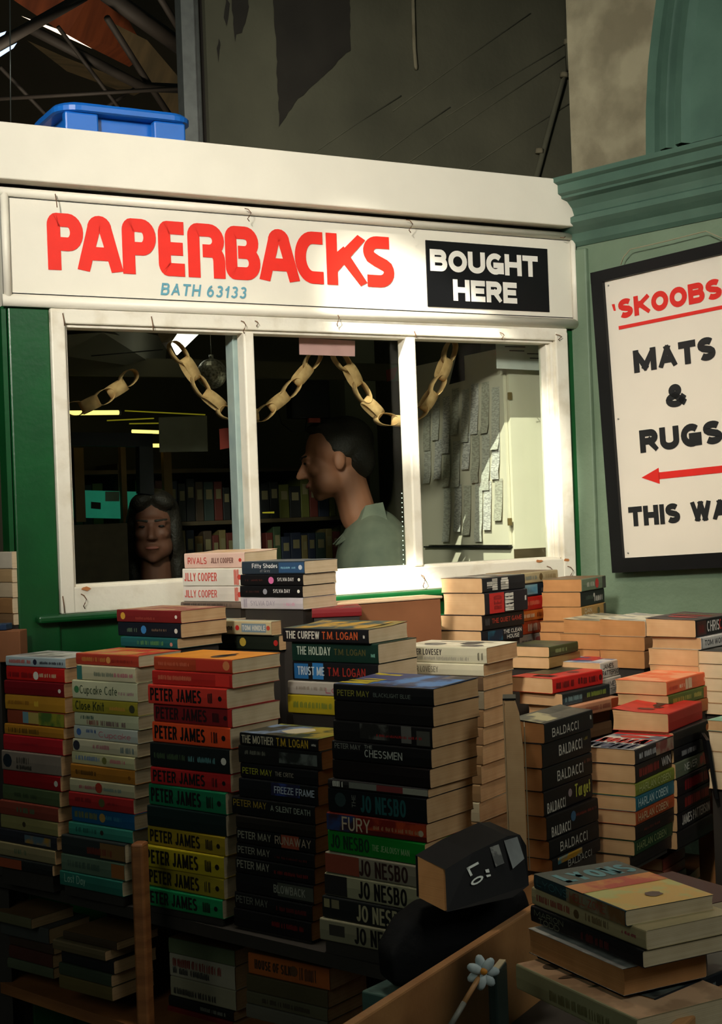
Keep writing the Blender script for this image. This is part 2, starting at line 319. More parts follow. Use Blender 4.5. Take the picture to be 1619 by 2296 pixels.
def struct(mb, name, label=None, cat='wall', parent=None):
    o = mb.build(name, parent); 
    if not parent: tag(o, label, cat, kind='structure')
    return o
b = MB(); b.box(-9, 6, -3, 18, -0.06, 0, m_floor); struct(b, 'floor', 'dark stone market floor under the stalls', 'floor')
# back wall of the alcove behind the stall, olive and streaked, with its flaws
WP = FO + FN * 1.35
def ws(u, v): p = on_plane(u, v, WP, FN); return (p - WP).dot(FD), p.z
wl, _ = ws(470, 300); wr, _ = ws(1279, 300)
wall = empty('wall_back', WP.xy.to_3d(), TH, 'olive grey brick wall rising behind the white fascia', 'wall', kind='structure')
b = MB(); b.box(wl, wr + .25, 0, .2, 0, 3.6, m_wall)
for (u0, v0, u1, v1) in [(905, 372, 1280, 118), (1050, 378, 1290, 225), (880, 250, 1190, 30), (840, 360, 1010, 240), (1000, 262, 1275, 95), (700, 345, 900, 215)]:
    s0, z0 = ws(u0, v0); s1, z1 = ws(u1, v1)
    b.tube([(s0, 0, z0), ((s0 + s1) / 2, 0.001, (z0 + z1) / 2 + .004), (s1, 0, z1)], .0026, m_wall, 5)
b.build('brickwork', wall)
def patch(name, pts, mt, jag=0.006, dy=-0.003):
    b = MB(); q = []
    n = len(pts)
    for i in range(n):
        s0, z0 = ws(*pts[i]); s1, z1 = ws(*pts[(i + 1) % n]); k = max(2, int(math.hypot(s1 - s0, z1 - z0) / .02))
        for j in range(k): q.append((s0 + (s1 - s0) * j / k + random.uniform(-jag, jag), dy, z0 + (z1 - z0) * j / k + random.uniform(-jag, jag)))
    b.add(q, [tuple(range(len(q)))], mt); return b.build(name, wall)
patch('bare_patch', [(612, -20), (784, -20), (784, 112), (700, 195), (668, 222), (626, 285)], m_stain, .003)
patch('bare_patch', [(522, -10), (558, -10), (552, 50), (526, 92), (520, 40)], m_stain)
patch('bare_patch', [(506, -10), (514, 10), (508, 60), (502, 40)], m_stain, .002)
patch('bare_patch', [(489, 88), (494, 100), (488, 140), (486, 110)], m_stain, .002)
# steel conduit ends on the wall
t = MB(); s0, z0 = ws(921, -30); s1, z1 = ws(925, 110); s2, z2 = ws(930, 155)
t.tube([(s0, -.012, z0), (s1, -.012, z1), (s2 - .001, -.010, z2 + .01), (s2 + .004, -.002, z2)], .007, m_plaster, 8)
o = t.build('wall_conduit', None, loc=WP.xy.to_3d(), rotz=TH); tag(o, 'short thin conduit running down the olive wall, ending mid wall', 'pipe')
t = MB(); pts = [(1267, -30), (1266, 95), (1268, 160), (1255, 185), (1225, 290), (1190, 420)]
t.tube([(ws(u, v)[0], -.02, ws(u, v)[1]) for u, v in pts], .011, m_wall, 8)
for u, v in [(1266, 98), (1258, 172), (1203, 342)]:
    s_, z_ = ws(u, v); t.tube([(s_ - .002, -.02, z_ - .008), (s_, -.02, z_ + .008)], .016, m_plaster, 8)
o = t.build('drain_pipe', None, loc=WP.xy.to_3d(), rotz=TH); tag(o, 'bent drain pipe with collars slanting down beside the plaster pier', 'pipe')
# steel corner post and dark jamb left of the wall
pp = at(452, 160, WP.y + wl * math.sin(TH) + .05)
b = MB(); b.box(-.075, -.02, -.02, .03, 0, 3.6, m_steel); b.tube([(-.022, -.03, 0), (-.022, -.03, 3.6)], .006, m_steel, 8)
o = b.build('trim_1', loc=(pp.x, pp.y, 0), rotz=TH); tag(o, 'pale steel corner strip where the hall opening ends', 'trim', kind='structure')
b = MB(); b.box(-.005, .07, -.03, .12, 0, 3.6, m_dark); b.tube([(.022, -.035, 0), (.022, -.035, 3.6)], .005, m_wood, 6)
o = b.build('trim_2', loc=(pp.x, pp.y, 0), rotz=TH); tag(o, 'near black timber jamb between steel strip and olive wall', 'trim', kind='structure')
# right hand wall: plaster pier, green arch moulding, cornice and sage wall
PHI = math.radians(-46.5); KD = Vector((math.cos(PHI), math.sin(PHI), 0)); KN = Vector((-math.sin(PHI), math.cos(PHI), 0))
s_end, _ = fs(1291, 1000)
KO = FO + FD * (s_end + 0.012) - FN * 0.0
def ks(u, v, y=0.0): p = on_plane(u, v, KO + KN * y, KN); return (p - KO).dot(KD), p.z
kw = empty('wall_right', (KO.x, KO.y, 0), PHI, 'sage green painted wall to the right of the stall', 'wall', kind='structure')
_, zc = ks(1300, 560)
b = MB(); b.box(-.12, 1.6, 0, .25, 0, zc + .02, m_sage); b.build('wall_panel', kw)
s_p, _ = ks(1340, 900); b = MB(); b.bbox(-.006, s_p - .012, -.012, .004, 0, zc, m_sage, .004); b.build('wall_pilaster', kw)
# cornice swept along the wall
zt = ks(1278, 415)[1]
prof = [(-.10, 0), (-.10, -.012), (-.088, -.018), (-.088, -.04), (-.078, -.046), (-.078, -.052), (-.06, -.058), (-.046, -.075), (-.04, -.092), (-.052, -.098), (-.052, -.112), (-.04, -.122), (-.022, -.135), (-.014, -.155), (-.004, -.165), (.2, -.165), (.2, 0)]
b = MB(); b.prism([(a, c + zt) for a, c in prof], Vector((-.004, 0, 0)), Vector((1.6, 0, 0)), EY, EZ, m_sage2); b.build('cornice', kw)
# pier
s_pl, _ = ks(1276, 200, .12); b = MB(); b.box(s_pl, 1.6, .12, .7, zt - .05, 3.8, m_plaster)
o = b.build('wall_pier', loc=(KO.x, KO.y, 0), rotz=PHI); tag(o, 'rough cream plaster pier above the green cornice', 'wall', kind='structure')
# arch moulding following the pier
path = [ks(1457, 350, .1), ks(1457, 250, .1), ks(1462, 150, .1), ks(1472, 60, .1), ks(1486, -40, .1), ks(1506, -140, .1)]
mp = [(a_ * 1.5, c_ * 1.25) for a_, c_ in [(0, 0), (0, -.03), (.018, -.03), (.022, -.018), (.03, -.018), (.034, -.04), (.05, -.046), (.058, -.03), (.066, -.03), (.07, -.05), (.085, -.055), (.092, -.035), (.3, -.035), (.3, 0)]]
vs = []; 
for s_, z_ in path: vs += [Vector((s_ + a, .12 + c, z_)) for a, c in mp]
n = len(mp); F = [(i * n + k, i * n + (k + 1) % n, (i + 1) * n + (k + 1) % n, (i + 1) * n + k) for i in range(len(path) - 1) for k in range(n)]
b = MB(); b.add(vs, F, m_sage2); o = b.build('trim_3', loc=(KO.x, KO.y, 0), rotz=PHI); tag(o, 'teal green ribbed arch moulding on the plaster pier', 'moulding', kind='structure')
# hanging sign on the sage wall
a = math.radians(1.35)
def kr(u, v): return Vector(ks(u, v, -.03))
tl = kr(1356, 632); bl = kr(1401.5, 1251)
up = (tl - bl); H = up.length; up.normalize(); rt = Vector((up.y, -up.x)); Wd = .62
sg = empty('wall_sign', (KO.x, KO.y, 0), PHI, 'white sign lettered in red and black hanging in a black frame', 'sign')
def S3(p, y): return Vector((p.x, y, p.y))
def sgq(mb, x0, x1, z0, z1, y0, y1, mt):
    c = [bl + rt * x + up * z for x, z in ((x0, z0), (x1, z0), (x1, z1), (x0, z1))]
    vs = [S3(p, y0) for p in c] + [S3(p, y1) for p in c]
    mb.add(vs, [(0, 1, 2, 3), (7, 6, 5, 4), (0, 4, 5, 1), (1, 5, 6, 2), (2, 6, 7, 3), (3, 7, 4, 0)], mt)
fw = .036
b = MB()
sgq(b, -fw, 0, -fw, H + fw * .8, -.04, -.004, m_black); sgq(b, Wd, Wd + fw, -fw, H + fw * .8, -.04, -.004, m_black)
sgq(b, 0, Wd, -fw, 0, -.04, -.004, m_black); sgq(b, 0, Wd, H, H + fw * .8, -.04, -.004, m_black)
b.build('frame', sg)
m_board = mat('sign_board_white', (222, 214, 198), rough=0.5, var=0.04, scale=10)
b = MB(); sgq(b, 0, Wd, 0, H, -.03, -.006, m_board)
RED = mat('sign_red', (214, 34, 24), rough=0.5, var=0.08); BLK = mat('sign_black', (20, 22, 24), rough=0.5, var=0.1)
def loc2(u, v): p = kr(u, v) - bl; return p.dot(rt), p.dot(up)
def fn(x, z): return S3(bl + rt * x + up * z, -.0312)
def sign_text(t, u0, u1, vt, vb, mt, wt, xx=None, gap=.1):
    x0, z0 = loc2(u0, vb); x1, z1 = loc2(u1, vb); _, zt_ = loc2(u0, vt)
    if xx: x1 = x0 + xx
    put_quads(b, text_quads(t, x0, x1, z0, zt_, wt, gap), mt, fn)
x_s = loc2(1389, 715)[0]; x_m = loc2(1421, 835)[0]
def st(t, p0, p_u1, vt, vb, mt, wt, n_all=None, gap=.12):
    """text from pixel corner p0=(u,v baseline left) whose right end lies at pixel p_u1=(u,v)"""
    x0, z0 = loc2(*p0); x1, _ = loc2(*p_u1); _, z1 = loc2(p0[0] + (vt - vb) * 0, vt)
    put_quads(b, text_quads(t, x0, x1, z0, z1, wt, gap), mt, fn)
x0, z0 = loc2(1389, 716); x1, _ = loc2(1621, 678); _, z1 = loc2(1389, 672)
kx = (x1 - x0)
put_quads(b, text_quads('SKOOBS', x0, x0 + kx, z0, z1, .28, .08), RED, fn)
ax, az = loc2(1377, 697); put_quads(b, [[(ax, az), (ax + .006, az - .001), (ax + .004, az + .017), (ax - .005, az + .017)]], RED, fn)
ax = x0 + kx + .012; az = z1 - .019; put_quads(b, [[(ax, az), (ax + .006, az - .001), (ax + .004, az + .017), (ax - .005, az + .017)]], RED, fn)
ux, uz = loc2(1388, 736); put_quads(b, [[(ux, uz - .004), (x0 + kx, uz - .004), (x0 + kx, uz + .005), (ux, uz + .005)]], RED, fn)
st('MATS', (1423, 837), (1607, 812), 786, 837, BLK, .30, gap=.09)
st('&', (1495, 916), (1545, 914), 864, 916, BLK, .28)
st('RUGS', (1437, 1016), (1623, 1003), 965, 1016, BLK, .30, gap=.09)
x0, z0 = loc2(1412, 1181); x1, _ = loc2(1527, 1174); _, z1 = loc2(1412, 1137)
put_quads(b, text_quads('THIS', x0, x1, z0, z1, .29, .08), BLK, fn)
x0w, _ = loc2(1551, 1172); put_quads(b, text_quads('WAY', x0w, x0w + (x1 - x0) * .98, z0, z1, .29, .04), BLK, fn)
tx, tz = loc2(1439, 1071); hx, hz = loc2(1479, 1068)
put_quads(b, [[(tx, tz), (hx, tz - .020), (hx, tz + .020), (tx, tz)], [(hx - .002, tz - .0085), (Wd - .06, tz - .0085), (Wd - .06, tz + .0085), (hx - .002, tz + .0085)]], RED, fn)
for x_, z_ in ((.012, .012), (.012, H * .5), (.012, H - .012)):
    b.tube([fn(x_, z_) , fn(x_, z_) + Vector((0, -.0015, 0))], .0022, m_steel, 8)
b.build('board', sg)
t = MB(); wp = [ks(1380, 592, -.05), ks(1392, 575, -.04), ks(1412, 559, -.03), ks(1500, 541, -.02), ks(1592, 520, -.01), ks(1622, 536, -.03)]
t.tube([Vector((p[0], -.028, p[1])) for p in wp], .0014, m_plaster, 6); t.build('hanging_string', sg)

# hall roof seen through the gap at top left
hr = empty('ceiling', (-2, 9, 3.2), 0, 'dark vaulted timber market roof beyond the stall', 'ceiling', kind='structure')
m_board1 = mat('roof_boards', (124, 104, 72), rough=0.8, rgb2=(84, 76, 54), scale=2.2, stretch=(1, 8, 1))
m_board2 = mat('roof_boards_red', (170, 88, 50), rough=0.7, rgb2=(120, 62, 38), scale=2.0, stretch=(1, 8, 1))
def P9(u, v, Y): return at(u, v, Y) - Vector((-2, 9, 3.2))
def qd(mb, pts, Y, mt): mb.add([P9(u, v, Y + d) for u, v, d in pts], [tuple(range(len(pts)))], mt)
b = MB(); qd(b, [(-400, -500, 2.5), (700, -500, 2.5), (700, 700, 2.5), (-400, 700, 2.5)], 10, mat('far_roof', (66, 60, 46), rough=.9, var=.3, scale=1.2)); b.build('far_slope', hr)
b = MB(); qd(b, [(-60, -60, 0), (230, -60, 0.6), (330, 120, 1.2), (290, 150, 1.2), (150, 80, .5)], 9, m_board2); b.build('boarded_bay', hr)
b = MB(); qd(b, [(240, 45, 0), (330, 90, .2), (432, 210, .5), (440, 330, .6), (380, 250, .4), (310, 150, .2)], 9.6, m_board1); b.build('boarded_bay', hr)
b = MB(); qd(b, [(60, 90, 0), (150, 130, .2), (330, 200, .5), (300, 215, .6), (150, 160, .4)], 9.8, m_board1); b.build('boarded_bay', hr)
for pts, r in (([(-20, 110, 7), (190, -10, 7.4)], .028), ([(-10, 222, 8), (440, 196, 8.2)], .012), ([(215, 255, 8.5), (330, 180, 8.7)], .010), ([(240, 40, 8), (335, 190, 8.6), (440, 350, 9)], .02), ([(60, 60, 8), (320, 195, 8.5), (445, 200, 9)], .03), ([(230, -20, 8), (440, 130, 8.6)], .05), ([(130, 60, 8), (400, 420, 9)], .012), ([(350, -20, 8), (435, 120, 8.6)], .02), ([(0, 150, 8), (260, 420, 9)], .012)):
    b = MB(); b.tube([P9(u, v, Y) for u, v, Y in pts], r, m_dark, 8); b.build('roof_beam', hr)
m_sky = mat('skylight_glow', (255, 226, 196), emit=2.2, var=0)
m_sky2 = mat('skylight_blue_glow', (200, 220, 255), emit=1.3, var=0)
b = MB(); qd(b, [(48, 36, 0), (130, 66, 0), (206, 109, 0), (128, 74, 0)], 8.9, m_sky); b.build('skylight', hr)
b = MB(); qd(b, [(-10, 122, 0), (20, 105, 0), (38, 96, 0), (30, 108, 0), (-10, 134, 0)], 8.8, m_sky2); qd(b, [(-5, 76, 0), (14, 70, 0), (8, 82, 0), (-5, 86, 0)], 8.8, m_sky2); b.build('skylight', hr)
t = MB(); a0 = at(22, -30, 4.6); a1 = at(24, 300, 4.6); t.tube([a0, a1], .0022, m_steel, 6); tag(t.build('suspension_wire'), 'thin pale wire hanging down beside the blue tub', 'wire')
# distant hall behind the left pillar
b = MB(); p0 = at(-160, 1000, 9); b.box(p0.x - 3, p0.x + 2.8, 9, 9.1, 0, 3.0, mat('far_hall_wall', (60, 62, 50), rough=.9, rgb2=(36, 34, 26), scale=1.5)); struct(b, 'wall_far', 'dark far side of the market hall at left edge', 'wall')
b = MB(); b.box(-.5, .3, 0, .02, -.14, .14, mat('far_teal_stall', (40, 110, 80), rough=.6, var=.3, scale=8)); 
o = b.build('stall_panel', loc=at(-8, 1110, 6.0)); tag(o, 'dim green stall panel glimpsed left of the green pillar', 'panel')

# ================================================================== THE STALL FRONT
st_ = empty('book_kiosk', (FO.x, FO.y, 0), TH, 'white and green paperback kiosk with a three pane window', 'kiosk')
Z = lambda r: 1.5 + r
s_fr0, s_fr1 = fs(122, 1040)[0] , fs(1276, 1020)[0]
# fascia board
b = MB(); b.bbox(-.868, .660, -.050, -.004, Z(.724), Z(.843), m_white, .003)
b.box(-.868, .660, -.004, .30, Z(.820), Z(.838), m_white); b.build('fascia_board', st_)
b = MB(); b.box(-.86, .655, -.006, .02, Z(.69), Z(.73), m_black); b.build('gap_shade_strip', st_)  # black strip painting in the shade under the fascia
# sign panel with half round mouldings
b = MB(); b.box(-.845, .663, -.010, .02, Z(.468), Z(.712), m_white)
cap = [(.5 * math.cos(math.radians(k)), .5 * math.sin(math.radians(k))) for k in range(0, 181, 20)]
def halfround(mb, s0, s1, z, w, mt, y=-.010, d=.012): mb.prism([(y - q * 2 * d, z + p * w) for p, q in cap], Vector((s0, 0, 0)), Vector((s1, 0, 0)), EY, EZ, mt, True)
def halfround_v(mb, z0, z1, s, w, mt, y=-.010, d=.012): mb.prism([(s + p * w, y - q * 2 * d) for p, q in cap], Vector((0, 0, z0)), Vector((0, 0, z1)), EX, EY, mt, True)
sbd = b.build('sign_board', st_)
b = MB(); halfround(b, -.848, .664, Z(.706), .020, m_white); b.build('sign_moulding', st_)
b = MB(); halfround(b, -.848, .666, Z(.478), .026, m_white, d=.014); b.build('sign_moulding', st_)
b = MB(); halfround_v(b, Z(.478), Z(.702), -.836, .018, m_white); b.build('sign_moulding', st_)
b = MB(); halfround_v(b, Z(.478), Z(.702), .655, .014, m_white); b.build('sign_moulding', st_)
b = MB(); b.box(-.826, .648, -.0108, -.009, Z(.4925), Z(.4945), m_black); b.box(-.826, .648, -.0108, -.009, Z(.6945), Z(.6955), m_black); b.build('panel_joint', sbd)
# lettering of the big sign
RED2 = mat('shop_sign_red', (236, 40, 22), rough=0.5, var=0.06); BLUE = mat('shop_sign_blue', (96, 158, 176), rough=0.5, var=0.1)
WHT = mat('shop_sign_white', (236, 232, 220), rough=0.5, var=0.03)
b = MB(); Y_ = -.0115
def ffn(x, z): return Vector((x, Y_, z))
for ch, ul, ur in (('P', 106, 187), ('A', 172, 275), ('P', 274, 350), ('E', 355, 420), ('R', 421, 504), ('B', 505, 583), ('A', 580, 671), ('C', 661, 730), ('K', 732, 822), ('S', 815, 883)):
    um = (ul + ur) / 2; vb = 604 + (um - 106) * (646 - 604) / (860 - 106); vt = 476 + (um - 106) * (529 - 476) / (860 - 106)
    x0 = fs(ul, (vb + vt) / 2, -.0115)[0]; x1 = fs(ur, (vb + vt) / 2, -.0115)[0]
    zb = fs(140, 606, -.0115)[1]; zt_ = fs(140, 478, -.0115)[1]
    put_quads(b, display_quads(ch, x0, x1, zb, zt_, .0292), RED2, ffn)
b.build('red_lettering', sbd)
b = MB(); x0, z0 = fs(360, 661, Y_); x1, _ = fs(551, 670, Y_); z1 = fs(362, 634, Y_)[1]
put_quads(b, text_quads('BATH 63133', x0, x1, z0, z1, .17, .2, slant=.18), BLUE, ffn); b.build('blue_lettering', sbd)
b = MB(); b.box(.203, .572, -.0125, -.009, Z(.506), Z(.669), m_black); Y_ = -.0132
x0, z0 = fs(965, 607, Y_); x1, _ = fs(1207, 620, Y_); z1 = fs(965, 558, Y_)[1]
put_quads(b, text_quads('BOUGHT', x0, x1, z0, z1, .26, .06), WHT, ffn)
x0, z0 = fs(1017, 674, Y_); x1, _ = fs(1160, 682, Y_); z1 = fs(1017, 626, Y_)[1]
put_quads(b, text_quads('HERE', x0, x1, z0, z1, .26, .07), WHT, ffn); b.build('black_panel', sbd)
# green pillars, ledge and dado
b = MB(); b.bbox(-.835, -.746, -.004, .05, 0, Z(.466), m_green, .004); b.box(-.848, -.838, .0, .05, 0, Z(.466), m_green); b.build('green_pillar', st_)
b = MB(); b.bbox(.627, .668, -.002, .05, 0, Z(.462), m_green, .003); b.build('green_pillar', st_)
b = MB(); b.box(-.746, .627, .006, .05, 0, Z(-.20), m_green); b.build('green_dado', st_)
b = MB(); b.bbox(-.80, .627, -.030, .01, Z(-.203), Z(-.187), m_green, .005); b.build('green_ledge', st_)
# window frame: rails, stiles with stepped beads
b = MB(); b.bbox(-.746, .627, -.012, .04, Z(.433), Z(.466), m_white_worn, .003); b.bbox(-.715, .585, -.003, .04, Z(.426), Z(.436), m_white_worn, .002); b.build('top_rail', st_)
b = MB(); b.bbox(-.746, .627, -.012, .04, Z(-.187), Z(-.131), m_white_worn, .003); b.bbox(-.715, .585, -.003, .04, Z(-.134), Z(-.126), m_white_worn, .002); brl = b.build('bottom_rail', st_)
b = MB(); b.bbox(-.746, -.715, -.014, .04, Z(-.187), Z(.46), m_white_worn, .003); b.bbox(-.717, -.708, -.003, .04, Z(-.13), Z(.43), m_white_worn, .002); b.build('window_stile', st_)
b = MB(); b.bbox(.588, .627, -.014, .04, Z(-.187), Z(.455), m_white_worn, .003); b.bbox(.578, .590, -.004, .04, Z(-.13), Z(.43), m_white_worn, .003); b.bbox(.570, .580, .006, .04, Z(-.13), Z(.43), m_white_worn, .002); b.build('window_stile', st_)
sm1 = fs(563, 1000)[0]; sm2 = fs(926, 1000)[0]
b = MB(); b.bbox(sm1 - .013, sm1 + .013, -.010, .03, Z(-.13), Z(.43), m_white_worn, .004); b.build('glazing_bar', st_)
b = MB(); b.bbox(sm1 - .022, sm1 + .008, .034, .075, Z(-.16), Z(.45), mat('bluish_white_post', (196, 206, 208), rough=.5, rgb2=(176, 188, 194), scale=30), .002); b.build('window_post', st_)
b = MB(); b.bbox(sm2 - .013, sm2 + .013, -.010, .036, Z(-.13), Z(.43), m_white_worn, .004); b.build('glazing_bar', st_)
# glass panes
mg = glass_mat()
for s0, s1 in ((-.71, sm1 - .01), (sm1 + .01, sm2 - .01), (sm2 + .01, .575)):
    b = MB(); b.box(s0, s1, .030, .033, Z(-.128), Z(.428), mg); b.build('window_pane', st_)
# paint chips, hooks
m_rust = mat('rusty_wire', (120, 84, 56), rough=.6, metal=.4, var=.3)
for u, v in ((192, 1320), (1208, 1258), (1270, 1256)):
    s_, z_ = fs(u, v, -.0125); b = MB(); q = []
    for k in range(9): an = 2 * math.pi * k / 9; q.append((s_ + math.cos(an) * .013 * random.uniform(.5, 1), -.0148, z_ + math.sin(an) * .004 * random.uniform(.6, 1.4)))
    b.add(q, [tuple(range(9))], mat('bare_wood_chip', (188, 120, 66), rough=.8)); b.build('paint_chip', brl)
hooks = [(125, 437, 12, 24, 'L'), (555, 470, 11, 24, 'h'), (917, 495, 12, 26, 'h'), (1263, 532, 6, 10, 'd'), (142, 705, 2, 22, 'L'), (341, 712, 3, 26, 'L'), (545, 722, 7, 24, 'h'), (575, 722, 3, 10, 'h'), (755, 705, 5, 26, 'h'), (931, 745, 3, 12, 'L'), (1125, 748, 6, 14, 'h'), (1252, 752, 12, 12, 'h'), (187, 1335, 8, 26, 'h'), (142, 1340, 3, 30, 'L'), (948, 1292, 5, 26, 'h'), (1232, 1272, 10, 22, 'h'), (1278, 1272, 10, 26, 'h')]
for u, v, w, h, k in hooks:
    yy = -.036 if v < 600 else (-.018)
    s_, z_ = fs(u, v, yy); w_ = w * .0011; h_ = h * .0011; b = MB()
    pts = [(s_ - w_ * .4, yy + .004, z_ + .003), (s_, yy - .004, z_), (s_ + w_ * .5, yy - .006, z_ - h_ * .3), (s_ + w_ * .2, yy - .003, z_ - h_ * .6), (s_ - w_ * .1, yy - .001, z_ - h_ * .8), (s_ + w_ * .3, yy, z_ - h_)]
    if k == 'L': pts = [(s_, yy + .004, z_ + .003), (s_ + .001, yy, z_ - h_ * .5), (s_ + .002, yy, z_ - h_)]
    if k == 'd': pts = [(s_ - w_, yy + .004, z_), (s_, yy - .003, z_ - .002), (s_ + w_, yy, z_ + .002)]
    b.tube(pts, .0011, m_rust, 6)
    b.build('wire_hook', st_)
# kiosk body: side walls, roof, inside back wall, ceiling, floor
m_int = mat('kiosk_inside_olive', (70, 66, 44), rough=.85, rgb2=(52, 50, 34), scale=3)
m_int2 = mat('kiosk_inside_grey', (112, 112, 100), rough=.8, var=.1, scale=2)
m_cream = mat('cream_cupboard_paint', (214, 206, 184), rough=.6, var=.08, scale=4)
b = MB(); b.box(-.835, -.80, .05, 2.4, 0, Z(.80), m_int); b.build('side_wall', st_)
b = MB(); b.box(.66, .69, .06, 1.05, 0, Z(.80), m_int); b.build('side_wall', st_)
b = MB(); b.box(-.868, .66, .25, 1.28, Z(.80), Z(.815), m_int); b.build('roof', st_)
# ================================================================== INSIDE THE KIOSK
def fl(u, v, y):
    """pixel -> local (s, y, z) on the plane y metres behind the front"""
    s_, z_ = fs(u, v, y); return Vector((s_, y, z_))
m_shelf = mat('dim_shelf_wood', (74, 60, 36), rough=.7, var=.3)
b = MB(); b.box(-1.6, .66, 1.26, 1.30, 0, Z(.80), m_int); b.build('inner_back_wall', st_)
b = MB(); q = [fl(130, 752, .12), fl(230, 745, .30), fl(375, 772, .9), fl(368, 832, .9), fl(130, 796, .4)]
b.add(q, [tuple(range(5))], m_int2); q2 = [p + Vector((0, 0, .02)) for p in q]; b.add(q2, [tuple(range(5))], m_int2)
b.build('sloping_soffit', st_)
b = MB(); p = fl(480, 740, .9); b.box(-.80, .6, .7, .72, Z(.40), Z(.45), m_int); b.build('ceiling_beam', st_)
# shelves of stock along the inside back wall (dim)
sh = empty('bookshelf', (FO.x, FO.y, 0), TH, 'dim shelves against the back wall inside the kiosk', 'shelf')
for z_ in (1.18, 1.34, 1.50, 1.66):
    b = MB(); b.box(-.66, .62, 1.05, 1.25, z_ - .012, z_, m_shelf); b.build('shelf', sh)
for s_ in (-.66, -.23, .20, .61):
    b = MB(); b.box(s_, s_ + .015, 1.05, 1.25, 0, 1.68, m_shelf); b.build('upright', sh)
dim = [(70, 56, 44), (50, 60, 56), (94, 70, 30), (40, 44, 60), (90, 40, 34), (60, 74, 50), (110, 96, 60), (36, 36, 36), (84, 84, 40)]
dimn = ['brown', 'slate', 'ochre', 'navy', 'dull red', 'moss green', 'beige', 'black', 'olive']
for zi, z_ in enumerate((1.18, 1.34, 1.50)):
    s_ = -.60 if zi else -.60
    while s_ < .58:
        w_ = random.uniform(.022, .04)
        if abs(s_ + w_ - (-.215)) < .045 or abs(s_ + w_ - .215) < .045: s_ += .05; continue
        k = random.randrange(len(dim)); h_ = random.uniform(.10, .135)
        b = MB(); b.bbox(0, w_ - .001, 0, .12, 0, h_, cover(dim[k]), .002); b.box(w_ * .2, w_ * .8, -.0006, 0, h_ * .55, h_ * .8, cover((120, 110, 80)))
        o = b.build('shelved_book', loc=FO.xy.to_3d() + FD * s_ + FN * 1.09 + Vector((0, 0, z_)), rotz=TH)
        tag(o, 'dim spine of a paperback on the %s shelf inside the kiosk' % ('lower', 'middle', 'upper')[zi], 'book', 'paperbacks on the %s shelf inside the kiosk' % ('lower', 'middle', 'upper')[zi])
        s_ += w_ + .001
# yellow tube lights
m_tube = mat('yellow_tube_glow', (255, 226, 120), emit=2.0, var=0)
m_tubew = mat('white_tube_glow', (255, 250, 232), emit=2.2, var=0)
m_dimy = mat('dim_yellow_glow', (150, 140, 30), emit=.5, var=0)  # faint glow put into the cables as well as the strip
for i, (u0, v0, u1, v1, r, y, lab) in enumerate(((140, 926, 266, 925, .0065, .9, 'long warm tube light at upper left of the left pane'), (296, 967, 359, 969, .005, .95, 'short warm tube light above the dark screen corner'), (341, 999, 361, 999, .0055, .95, 'stub of warm tube light beside the dark screen frame'))):
    b = MB(); b.tube([fl(u0, v0, y), fl(u1, v1, y)], r, m_tube, 8)
    e = fl(u1, v1, y); b.tube([e, e + Vector((.006, 0, 0))], r * 1.15, m_steel, 8)
    tag(b.build('tube_light', loc=FO.xy.to_3d(), rotz=TH), lab, 'light')
# greenish conduit lines and a pale notice board
b = MB()
for u0, v0, u1, v1 in ((280, 921, 460, 930), (240, 943, 345, 938), (290, 950, 420, 948)): b.tube([fl(u0, v0, 1.0), fl(u1, v1, 1.0)], .002, m_dimy, 6)
tag(b.build('cable_run', loc=FO.xy.to_3d(), rotz=TH), 'thin faintly glowing yellow green cable runs beneath the kiosk ceiling', 'cable')
def card(name, pts, y, mt, lab, cat, th=.002, extra=None, loc_=None):
    b = MB(); q = [fl(u, v, y) for u, v in pts]; n = len(q); q2 = [p + Vector((0, th, 0)) for p in q]
    b.add(q + q2, [tuple(range(n)), tuple(range(2 * n - 1, n - 1, -1))] + [(i, (i + 1) % n, n + (i + 1) % n, n + i) for i in range(n)], mt)
    if extra: extra(b, y)
    o = b.build(name, loc=FO.xy.to_3d(), rotz=TH)
    if lab: tag(o, lab, cat)
    return o
card('notice_board', [(356, 936), (464, 932), (466, 1012), (358, 1014)], .8, mat('dim_grey_board', (108, 108, 92), rough=.8), 'dim grey rectangular board hanging beyond the left pane', 'board')
card('hanging_tag', [(492, 962), (517, 958), (516, 1004), (494, 1008)], .5, mat('dim_red_tag', (120, 34, 22), rough=.7), 'small dull red tag hanging left of the window post', 'tag')
# dark framed screen with the teal lit window beyond
scr = empty('framed_screen', (FO.x, FO.y, 0), TH, 'black framed inner window at left with teal light behind', 'window')
b = MB()
for pts in ([(140, 968), (342, 972), (342, 1002), (140, 998)], [(312, 972), (342, 972), (346, 1110), (314, 1106)]):
    q = [fl(u, v, .7) for u, v in pts]; b.add(q + [p + Vector((0, .03, 0)) for p in q], [(0, 1, 2, 3), (7, 6, 5, 4), (0, 4, 5, 1), (1, 5, 6, 2), (2, 6, 7, 3), (3, 7, 4, 0)], m_black)
b.build('frame', scr)
m_teal = mat('teal_window_glow', (40, 150, 118), emit=.32, var=.4, scale=12, rgb2=(20, 80, 66))
m_post = mat('dim_ochre_post', (110, 84, 40), rough=.7)
b = MB(); q = [fl(u, v, 1.02) for u, v in ((140, 1098), (366, 1104), (366, 1165), (140, 1160))]; b.add(q, [(0, 1, 2, 3)], m_teal)
q = [fl(u, v, 1.018) for u, v in ((204, 1125), (226, 1127), (226, 1142), (204, 1140))]; b.add(q, [(0, 1, 2, 3)], m_dark)
q = [fl(u, v, 1.018) for u, v in ((236, 1102), (268, 1102), (268, 1124), (236, 1124))]; b.add(q, [(0, 1, 2, 3)], mat('dim_card', (110, 140, 128)))
b.build('teal_pane', scr)
